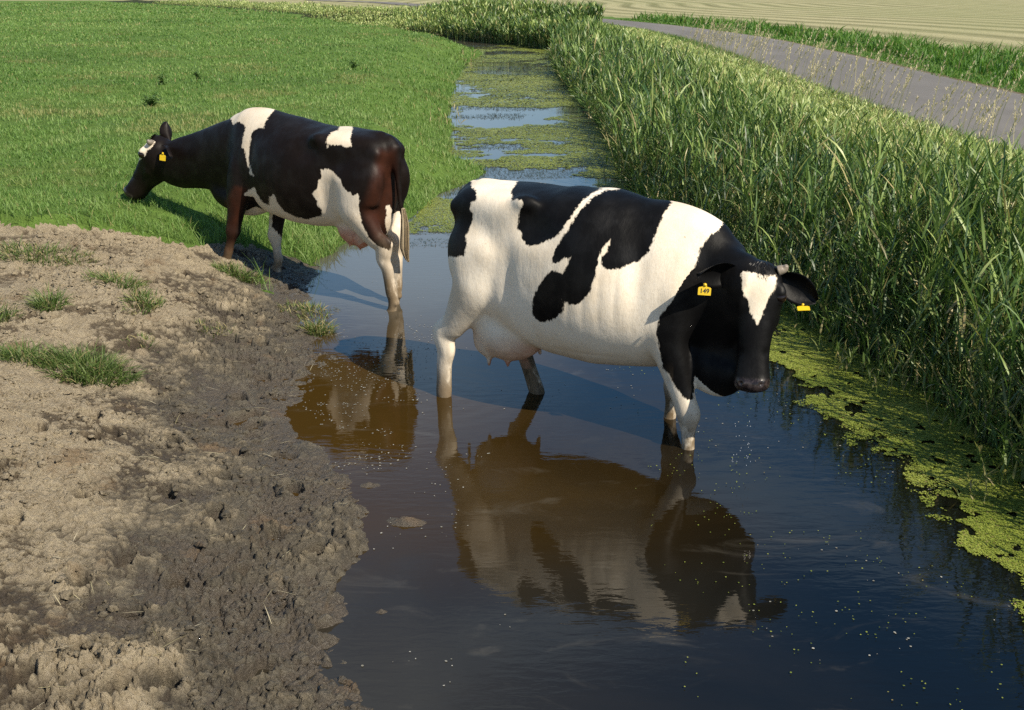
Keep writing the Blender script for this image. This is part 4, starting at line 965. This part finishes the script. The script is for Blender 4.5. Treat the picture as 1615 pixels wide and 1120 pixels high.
def reed_bed():
    sets = []
    for y0, y1, den, wd, nl, seg in ((2.2, 7, 230, .0135, 9, 5), (7, 12, 190, .0145, 8, 4), (12, 20, 120, .019, 7, 3), (20, 32, 60, .028, 6, 3), (32, 50, 28, .042, 5, 3)):
        N_ = int((y1 - y0) * 3.5 * den); y = U(y0, y1, N_); o = U(-.10, 3.4, N_); x = xr(y) + .06 + o
        crest = roadx(y) - 1.5 - x
        c = fbm(x * .9, y * .9, 101, 3); c2 = fbm(x * .35, y * .35, 102, 2)
        keep = (crest > .12) & (rng.random(N_) < .70 + 1.1 * c) & ((o > .12) | (rng.random(N_) < .5))
        x, y, o, c, c2, crest = [a[keep] for a in (x, y, o, c, c2, crest)]; n = len(x); z = np.maximum(land(x, y, False)[0], -.05)
        hh = np.interp(o, [-.1, .3, 1.0, 1.7, 2.4, 3.4], [.74, .92, .66, .32, .17, .11]) * (1 + .25 * c2 + .30 * c) * U(.6, 1.2, n) * np.interp(y, [3, 5.5, 8, 30], [1.0, .98, .98, 1.05])
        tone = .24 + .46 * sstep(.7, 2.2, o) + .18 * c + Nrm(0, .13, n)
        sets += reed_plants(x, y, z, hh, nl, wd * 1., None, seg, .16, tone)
    # short tangled grass between the stems
    N_ = 110000; y = 2.2 + (U(0, 1, N_) ** 1.7) * 38; o = U(.0, 3.5, N_); x = xr(y) + o; k = (roadx(y) - 1.5 - x > .05); x, y, o = x[k], y[k], o[k]; n = len(x); z = land(x, y, False)[0]
    V, F, nv = ribbons(np.column_stack([x, y, z]), U(0, 2 * PI, n), U(.9, 1.5, n), U(.5, 1.9, n), U(.14, .40, n) * np.interp(o, [0, 1.6, 3.4], [1.1, .95, .6]), (.0045 + .0008 * y) * U(.7, 1.4, n), 3, U(-1, 1, n))
    sets.append((V, F, nv, np.clip(U(.1, .6, n) + .42 * sstep(1.0, 2.4, o), 0, 1), (rng.random(n) < .16) * U(.3, 1, n)))
    # reeds that close the far bend of the ditch
    N_ = 13000; y = 42.5 + U(0, 1, N_) ** 1.4 * 80; xo = U(-.2, 3.2, N_); x = xr(y) + xo * 1.0; k = x < 3.5; x, y = x[k] - U(0, 2.5, int(k.sum())) * sstep(55, 66, y[k]), y[k]; n = len(x); z = np.maximum(land(x, y, False)[0], 0)
    c = fbm(x * .5, y * .5, 107, 3)
    lf_ = sstep(-9, -1, x)
    sets += reed_plants(x, y, z, np.maximum(.12, .30 + .55 * lf_ + .22 * c) * U(.6, 1.2, n), 5, .055, None, 3, .12, .62 - .3 * lf_ + .3 * c + Nrm(0, .15, n))
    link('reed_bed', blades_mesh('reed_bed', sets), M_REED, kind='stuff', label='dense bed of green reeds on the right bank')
reed_bed()

M_PLUME = leaf_mat('seeding_grass', [(.34, .30, .15), (.52, .46, .29), (.66, .58, .42)], (.45, .36, .2), .3, .6, .2)
def plumes():
    sets = []; n = 700
    y = 3.6 + U(0, 1, n) ** 1.3 * 26; x = roadx(y) - 1.5 - .12 - np.abs(Nrm(0, .42, n)); z = land(x, y, False)[0]
    c = fbm(y * .5, x * 0, 111, 3); k = rng.random(n) < .65 + .8 * c; x, y, z = x[k], y[k], z[k]; n = len(x)
    Hh = U(.35, .85, n) * (1 + .3 * c[k]); la = Nrm(.1, .6, n); e0 = PI / 2 - np.abs(Nrm(.16, .12, n)); dd = U(.15, .7, n)
    V, F, nv = ribbons(np.column_stack([x, y, z]), la, e0, dd, Hh, np.full(n, .0035) * (1 + .05 * y), 5, None, 5)
    sets.append((V, F, nv, U(0, .6, n), np.zeros(n)))
    tip = V.reshape(n, nv, 3)[:, -1]; pre = V.reshape(n, nv, 3)[:, -3]
    for j in range(26):                                               # spikelets of the loose panicle
        f = U(-.18, .04, n)[:, None]; d = (tip - pre) / np.linalg.norm(tip - pre, axis=1)[:, None]; b = tip + d * f
        V2, F2, nv2 = ribbons(b, la + Nrm(0, 1.1, n), U(.5, 1.5, n), U(.2, .9, n), U(.02, .055, n), np.full(n, .0060) * (1 + .05 * y), 2)
        sets.append((V2, F2, nv2, U(.2, 1, n), np.zeros(n)))
    link('seeding_grass', blades_mesh('seeding_grass', sets), M_PLUME, kind='stuff', label='straw coloured seeding grass along the road edge')
plumes()

# ------------------------------------------------------------------ duckweed, scum, clods
M_DUCK = leaf_mat('duckweed_leaves', [(.09, .13, .02), (.17, .215, .03), (.27, .31, .055), (.37, .40, .11)], (.25, .19, .08), .12, .5, .3)
def discs(x, y, z, r, n=5, tilt=.12):
    N_ = len(x); a = U(0, 2 * PI, N_)[:, None] + np.linspace(0, 2 * PI, n, endpoint=False)[None]
    el = U(.6, 1., N_)[:, None]; px = np.cos(a) * r[:, None]; py = np.sin(a) * r[:, None] * el; rot = U(0, PI, N_)[:, None]
    qx = px * np.cos(rot) - py * np.sin(rot); qy = px * np.sin(rot) + py * np.cos(rot)
    tx, ty = Nrm(0, tilt, N_)[:, None], Nrm(0, tilt, N_)[:, None]
    V = np.stack([x[:, None] + qx, y[:, None] + qy, z[:, None] + qx * tx + qy * ty], -1)
    F = np.array([(0, i, i + 1) for i in range(1, n - 1)])[None] + (np.arange(N_) * n)[:, None, None]
    return V.reshape(-1, 3), F.reshape(-1, 3), n
DWY = [2.4, 3.6, 3.95, 4.6, 5.3, 6.07, 7, 8, 9.2]; DWX = [2.13, 2.05, 2.0, 2.0, 1.86, 1.68, 1.55, 1.48, 1.52]
def duckweed():
    sets = []
    def add(x, y, r, r_tone, tilt=.12):
        z = .0045 + np.abs(Nrm(0, .0022, len(x))); V, F, nv = discs(x, y, z, r, 5, tilt); sets.append((V, F, nv, np.clip(r_tone, 0, 1), (rng.random(len(x)) < .04) * U(.4, 1, len(x))))
    # the carpet against the reeds, near
    N_ = 560000; y = U(2.6, 9.2, N_); lf = np.interp(y, DWY, DWX); o = U(0, 1, N_)
    x = xr(y) + .10 - o * (xr(y) + .10 - lf + .35); o = (xr(y) + .1 - x) / (xr(y) + .1 - lf)
    edge = o * .95 + .26 * fbm(x * 2.3, y * 2.3, 121, 4) + .22 * fbm(x * 9, y * 9, 122, 3)
    gap = fbm(x * 5, y * 3.4, 123, 4)
    k = (edge < .98) & (gap > -.60 + .5 * sstep(.6, 1., edge)) & (fbm(x * 16, y * 16, 120, 3) > -.42); k &= rng.random(N_) < 1.15 - 1.05 * sstep(.68, 1., edge)
    x, y = x[k], y[k]; add(x, y, U(.0022, .0050, len(x)) * (1 + .05 * y), .42 + .35 * fbm(x * 3, y * 3, 124, 3) + Nrm(0, .16, len(x)))
    # drifting bits on the dark open water
    N_ = 1500; y = U(2.4, 7, N_); x = U(.6, 2.3, N_); k = fbm(x * 4, y * 4, 125, 3) > .05; x, y = x[k], y[k]; add(x, y, U(.002, .0045, len(x)), U(.1, .8, len(x)))
    # floating mats farther up the ditch
    for y0, y1, den, r0 in ((8.8, 14, 7000, .0095), (14, 21, 3600, .014), (21, 30, 1700, .021), (30, 46, 700, .034)):
        N_ = int((y1 - y0) * 3.0 * den); y = U(y0, y1, N_); t = U(0, 1, N_); x = xl(y) + (xr(y) - xl(y)) * t
        a = fbm(x * .55, y * .62, 126, 4) + .30 * fbm(x * 2.2, y * 3.2, 127, 3) + .30 * (t - .45) - .6 * sstep(11.5, 9., y)
        fine_ = fbm(x * 9, y * 9, 128, 2)
        k = (a + .15 * fine_ > -.02); x, y, a = x[k], y[k], a[k]; add(x, y, r0 * U(.6, 1.25, len(x)), .42 + .45 * a + Nrm(0, .12, len(x)), .05)
    link('duckweed', blades_mesh('duckweed', sets), M_DUCK, kind='stuff', label='yellow-green duckweed floating along the reeds and up the ditch')
    # darker submerged weed breaking the surface between the mats
    sets.clear()
    for y0, y1, den, L0 in ((9.6, 14, 1000, .035), (14, 22, 450, .06), (22, 46, 110, .11)):
        N_ = int((y1 - y0) * 2.8 * den); y = U(y0, y1, N_); x = xl(y) + (xr(y) - xl(y)) * U(.02, .95, N_)
        a = fbm(x * .8 + 7, y * 1.3, 129, 4); k = a > .02; x, y = x[k], y[k]; n = len(x)
        V, F, nv = ribbons(np.column_stack([x, y, np.full(n, .003)]), U(0, 2 * PI, n), U(.0, .5, n), U(.2, .7, n), L0 * U(.5, 1.4, n), L0 * .22 * U(.6, 1.3, n), 2)
        sets.append((V, F, nv, U(0, .5, n), np.zeros(n)))
    m = leaf_mat('water_weed_dark', [(.02, .03, .008), (.05, .06, .015), (.08, .09, .03)], (.1, .1, .05), .1, .4, .5)
    link('water_weed', blades_mesh('water_weed', sets), m, kind='stuff', label='dark water weed breaking the surface of the far ditch')
duckweed()
def scum():
    sets = []
    for (x0, x1, y0, y1, n, th) in ((-1.4, -.5, 4.8, 7.2, 1500, .08), (-1.2, 1.6, 5.6, 11, 1300, .15), (-.9, 0, 3.0, 5, 300, .2), (.9, 2.2, 3.2, 6.5, 260, .1)):
        x = U(x0, x1, n); y = U(y0, y1, n); k = (fbm(x * 3, y * 5, 131, 3) > th) & (x > xl(y)); x, y = x[k], y[k]; n = len(x)
        V, F, nv = discs(x, y, np.full(n, .003), U(.0015, .006, n), 6, .02); sets.append((V, F, nv, U(0, 1, n), np.zeros(n)))
    m = leaf_mat('foam_flecks', [(.20, .19, .15), (.28, .27, .23), (.42, .41, .36)], (.4, .4, .3), .1, .5, .3)
    link('foam_flecks', blades_mesh('foam_flecks', sets), m, kind='stuff', label='pale foam flecks and scum on the ditch water')
scum()
def clods():
    n = 26000; x = U(-4.6, -.5, n); y = 2.5 + U(0, 1, n) ** 1.25 * 5.9; z, dl, dr, mud = land(x, y)
    c = fbm(x * 1.3, y * 1.3, 141, 3) + .5 * fbm(x * 4, y * 4, 142, 2)
    k = (mud > .5) & (dl > .05) & (c > -.05); x, y, z, dl = x[k], y[k], z[k], dl[k]; n = len(x)
    r = .003 + .015 * U(0, 1, n) ** 4.5 + .003 * sstep(1.2, 2., dl)
    t = (1 + 5 ** .5) / 2; iv = np.array([(-1, t, 0), (1, t, 0), (-1, -t, 0), (1, -t, 0), (0, -1, t), (0, 1, t), (0, -1, -t), (0, 1, -t), (t, 0, -1), (t, 0, 1), (-t, 0, -1), (-t, 0, 1)]) / 1.9
    ff = [(0, 11, 5), (0, 5, 1), (0, 1, 7), (0, 7, 10), (0, 10, 11), (1, 5, 9), (5, 11, 4), (11, 10, 2), (10, 7, 6), (7, 1, 8), (3, 9, 4), (3, 4, 2), (3, 2, 6), (3, 6, 8), (3, 8, 9), (4, 9, 5), (2, 4, 11), (6, 2, 10), (8, 6, 7), (9, 8, 1)]
    # one subdivision for rounder, lumpier crumbs
    iv = [np.array(v) for v in iv]; cache = {}; f2 = []
    def mid(a, b):
        key = (min(a, b), max(a, b))
        if key not in cache: m_ = (iv[a] + iv[b]); m_ = m_ / np.linalg.norm(m_); iv.append(m_); cache[key] = len(iv) - 1
        return cache[key]
    for a, b, c_ in ff:
        ab, bc, ca = mid(a, b), mid(b, c_), mid(c_, a); f2 += [(a, ab, ca), (b, bc, ab), (c_, ca, bc), (ab, bc, ca)]
    iv = np.array(iv); nv = len(iv)
    V = iv[None] * (1 + rng.normal(0, .24, (n, nv, 1))) * r[:, None, None] * np.stack([U(.8, 1.4, n), U(.8, 1.4, n), U(.5, .9, n)], -1)[:, None]
    a = U(0, 2 * PI, n); R_ = np.zeros((n, 3, 3)); R_[:, 0, 0] = np.cos(a); R_[:, 0, 1] = -np.sin(a); R_[:, 1, 0] = np.sin(a); R_[:, 1, 1] = np.cos(a); R_[:, 2, 2] = 1
    V = np.einsum('nij,nkj->nki', R_, V) + np.column_stack([x, y, z + r * .1])[:, None]
    F = (np.array(f2)[None] + (np.arange(n) * nv)[:, None, None]).reshape(-1, 3)
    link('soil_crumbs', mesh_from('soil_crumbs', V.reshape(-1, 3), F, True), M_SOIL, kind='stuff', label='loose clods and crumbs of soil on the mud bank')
    # straw litter
    n = 420; x = U(-4, -.6, n); y = U(2.5, 8, n); z, dl, dr, mud = land(x, y); k = (mud > .5) & (dl > 0); x, y, z = x[k], y[k], z[k]; n = len(x)
    V, F, nv = ribbons(np.column_stack([x, y, z + .006]), U(0, 2 * PI, n), U(-.1, .35, n), U(.0, .5, n), U(.03, .13, n), U(.0015, .004, n), 3)
    link('straw_litter', blades_mesh('straw_litter', [(V, F, nv, U(0, 1, n), np.zeros(n))]), M_PLUME, kind='stuff', label='scattered straw and dead stalks on the mud')
clods()
# ------------------------------------------------------------------ single plants and tufts
M_TUFT = leaf_mat('tuft_grass', [(.055, .095, .022), (.085, .14, .03), (.13, .19, .05), (.19, .24, .09)], (.40, .32, .16))
M_HERB = leaf_mat('herb_leaves', [(.05, .10, .025), (.08, .15, .035), (.12, .20, .05)], (.2, .15, .08), .25)
M_SEDGE = leaf_mat('sedge_leaves', [(.06, .10, .025), (.10, .16, .035), (.16, .22, .06)], (.42, .34, .18), .35)
def thing(o, label, cat, group=None):
    o['label'] = label; o['category'] = cat
    if group: o['group'] = group
    return o
def tuft(cx_, cy_, rx_, ry_, n, h, wd, label, group, dry=.12, zf=None, mat=None, elo=.7):
    a = U(0, 2 * PI, n); r = U(0, 1, n) ** .6; x = cx_ + np.cos(a) * r * rx_; y = cy_ + np.sin(a) * r * ry_
    z = np.maximum(land(x, y)[0], -.02) if zf is None else np.full(n, zf)
    z0 = float(land(np.array([cx_]), np.array([cy_]))[0][0])
    keep = fbm(x * 7, y * 7, 151, 2) > -.45; x, y, z, a, r = x[keep], y[keep], z[keep], a[keep], r[keep]; n = len(x)
    az_ = np.where(rng.random(n) < .6, np.arctan2(y - cy_, x - cx_), U(0, 2 * PI, n)) + Nrm(0, .5, n)
    V, F, nv = ribbons(np.column_stack([x, y, z - .01]), az_, U(elo, 1.5, n), U(.4, 1.9, n), h * U(.5, 1.25, n) * (1.15 - .5 * r ** 2), wd * U(.7, 1.3, n), 4, U(-.9, .9, n))
    V = V - np.array((cx_, cy_, z0))
    me = blades_mesh('grass_tuft', [(V, F, nv, U(0, 1, n), np.clip((rng.random(n) < dry) * U(.5, 1, n), 0, 1))])
    o = link('grass_tuft', me, mat or M_TUFT); o.location = (cx_, cy_, z0); return thing(o, label, 'grass tuft', group)
G1 = 'grass tufts on the mud bank'
tuft(-2.42, 5.60, .26, .19, 1150, .17, .0055, 'largest dense green grass tuft on the bare lower mud slope', G1)
tuft(-2.76, 5.60, .16, .13, 360, .13, .0055, 'low tuft joined to the left side of the largest tuft', G1)
tuft(-2.98, 6.45, .10, .10, 230, .15, .006, 'small upright tuft alone on the dry slope above the largest one', G1)
tuft(-3.22, 6.20, .14, .13, 300, .14, .006, 'rounded tuft at the left edge of the mud slope', G1)
tuft(-2.74, 7.00, .20, .16, 420, .11, .006, 'sprawling tuft in the middle of the slope', G1, .2)
tuft(-2.48, 6.74, .12, .20, 380, .10, .006, 'drooping tuft running down the slope below the sprawling one', G1, .3)
tuft(-3.45, 7.40, .50, .18, 900, .10, .006, 'long straggling patch of grass just under the turf edge', G1, .25)
tuft(-2.16, 8.05, .20, .11, 480, .12, .006, 'bright tuft just below the far cow\'s front hooves', G1, .1)
tuft(-1.36, 7.02, .11, .10, 330, .13, .006, 'tuft with brown base at the water\'s edge', G1, .45)
tuft(-1.52, 7.50, .22, .20, 420, .08, .006, 'sparse yellowish tuft beside the water behind the brown-based one', G1, .45)
tuft(-2.31, 6.15, .10, .10, 130, .07, .005, 'thin wisp of grass above the wet mud', G1, .4)
tuft(-1.98, 6.63, .14, .12, 150, .06, .005, 'few short blades scattered on the wet mud flat', G1, .4)

def herb(cx_, cy_, n, h, label):
    """a branching weed of pasture: stalks carrying jagged leaves"""
    z0 = float(land(np.array([cx_]), np.array([cy_]), False)[0][0]); sets = []
    a = U(0, 2 * PI, n); el = U(.6, 1.5, n); Ls = h * U(.6, 1.1, n)
    V, F, nv = ribbons(np.zeros((n, 3)), a, el, U(0, .5, n), Ls, np.full(n, .008), 4); sets.append((V, F, nv, U(0, 1, n), U(0, .3, n)))
    P = V.reshape(n, nv, 3)
    for j in range(nv - 1):
        for k in range(3):
            V2, F2, nv2 = ribbons(P[:, j] + Nrm(0, .008, (n, 3)), U(0, 2 * PI, n), U(-.2, 1.0, n), U(.3, 1.2, n), h * U(.18, .42, n), h * U(.05, .11, n), 3, U(-1, 1, n)); sets.append((V2, F2, nv2, U(0, 1, n), np.zeros(n)))
    o = link('pasture_weed', blades_mesh('pasture_weed', sets), M_HERB); o.location = (cx_, cy_, z0); thing(o, label, 'weed', 'weeds in the pasture')
    return o
herb(-5.35, 15.9, 13, .22, 'dark leafy weed standing in the pasture above the far cow\'s head')
herb(-6.25, 21.5, 11, .18, 'low dark weed farther back, up the pasture from the far cow\'s head')
herb(-6.3, 19.4, 8, .2, 'small pale weed left of the low dark one')
herb(-3.43, 23.4, 9, .25, 'low weed near the top of the ditch bank')

def marsh_plant(cx_, cy_, n, h, spread, label, group, dead=.3, wd=.012, lean=.25, nl=5):
    x = cx_ + Nrm(0, spread, n); y = cy_ + Nrm(0, spread, n); z = np.full(n, -.02)
    sets = reed_plants(x - cx_, y - cy_, z, h * U(.55, 1.1, n), nl, wd, None, 4, lean, U(.3, .95, n))
    sets = [(V, F, nv, r, np.clip(hu + (rng.random(len(hu)) < dead) * U(.3, 1, len(hu)), 0, 1)) for V, F, nv, r, hu in sets]
    o = link('reed_clump', blades_mesh('reed_clump', sets), M_SEDGE); o.location = (cx_, cy_, 0); return thing(o, label, 'reed clump', group)
G2 = 'reed clumps standing in the duckweed'
marsh_plant(2.20, 5.80, 16, .36, .07, 'upright bright clump of reed in the duckweed beside the near cow\'s head', G2)
marsh_plant(2.18, 6.65, 14, .30, .10, 'leafy low clump behind the upright one, just right of the near cow\'s face', G2, .15)
marsh_plant(2.40, 4.60, 16, .34, .09, 'spreading clump of broad blue-green leaves with a reddish base', G2, .2, .015, .5)
marsh_plant(2.20, 4.46, 8, .16, .06, 'short dead reddish stalks in front of the broad-leaved clump', G2, .8, .008, .4, 3)
marsh_plant(1.60, 10.6, 16, .50, .08, 'tall pale-stemmed clump leaning over the water behind the near cow\'s back', G2, .25, .014, .25)
marsh_plant(1.40, 12.9, 16, .55, .10, 'farthest pale clump at the foot of the reed bank', G2, .3, .016, .2)
marsh_plant(2.06, 6.25, 11, .26, .09, 'thin wispy clump between the upright clump and the leafy low one', G2, .3, .010, .3)
marsh_plant(2.42, 5.20, 12, .30, .09, 'grassy clump at the foot of the reeds behind the broad-leaved clump', G2, .2, .012, .35)
G3 = 'sedge clumps on the pasture shore'
marsh_plant(-1.06, 18.3, 12, .45, .16, 'pale sparse sedge stalks standing at the left shore of the far ditch', G3, .6, .02, .08, 3)
marsh_plant(-1.15, 32.5, 10, .6, .3, 'distant pale stalks at the left shore near the bend', G3, .6, .04, .08, 3)

# lump of mud in the open water, two half-drowned ones
def mud_lump(x, y, r, h, label):
    n = 28; a = np.linspace(0, 2 * PI, n, endpoint=False); V = []; rings = 9
    for i in range(rings):
        t = i / (rings - 1); rad = r * (1 - t * .98)
        xx = np.cos(a) * rad * 1.5; yy = np.sin(a) * rad * .8
        zz = -.03 + (h + .03) * t ** .8 + .35 * h * fbm((x + xx) * 22, (y + yy) * 22, 161, 3) + .25 * h * fbm((x + xx) * 60, (y + yy) * 60, 162, 2)
        s = 1 + .25 * fbm(np.cos(a) * 1.5 + x * 9, np.sin(a) * 1.5 + y * 9, 163, 3)
        V.append(np.column_stack([xx * s, yy * s, zz]))
    V = np.concatenate(V + [np.array([[0, 0, h]])]); k = np.arange(n); k2 = (k + 1) % n
    q = np.concatenate([np.column_stack([i * n + k, i * n + k2, (i + 1) * n + k2, (i + 1) * n + k]) for i in range(rings - 1)])
    t = np.column_stack([np.full(n, len(V) - 1), (rings - 1) * n + k, (rings - 1) * n + k2])
    o = link('mud_lump', mesh_from('mud_lump', V, [q, t]), M_SOIL); o.location = (x, y, 0); thing(o, label, 'mud lump', 'mud lumps in the shallow water')
mud_lump(-.48, 4.24, .095, .030, 'isolated mud lump sticking out of the open water')
mud_lump(-.51, 3.52, .04, .012, 'tiny mud lump with a green leaf near the muddy shore')
mud_lump(-.70, 4.62, .07, .018, 'half-drowned mud lump close to the muddy spit')

# ------------------------------------------------------------------ the cows
ca, _, _, _ = finish_cow('A'); thing(ca, 'black and white cow standing in the water, head turned to face the viewer', 'cow', 'dairy cows')
cb, _, _, _ = finish_cow('B'); thing(cb, 'mostly black cow grazing on the far bank with its hind legs in the water', 'cow', 'dairy cows')
def drips():
    parts = []
    for i in range(26):
        x = 1.135 + rng.choice([0, .035, -.03, .05]) + rng.normal(0, .004); z = rng.uniform(.04, .28)
        parts.append(ell((x, 4.76 + rng.normal(0, .02), z), (.0016, .0016, .003), n=8))
    v, f = join_geo(parts)
    m, nt, out = new_mat('water_drops'); NT(nt).principled(out, (.8, .85, .9), .05, IOR=1.33, Transmission_Weight=.6)
    link('water_drops', mesh_from('water_drops', v, f), m, kind='stuff', label='drops of water falling from the near cow\'s muzzle')
drips()
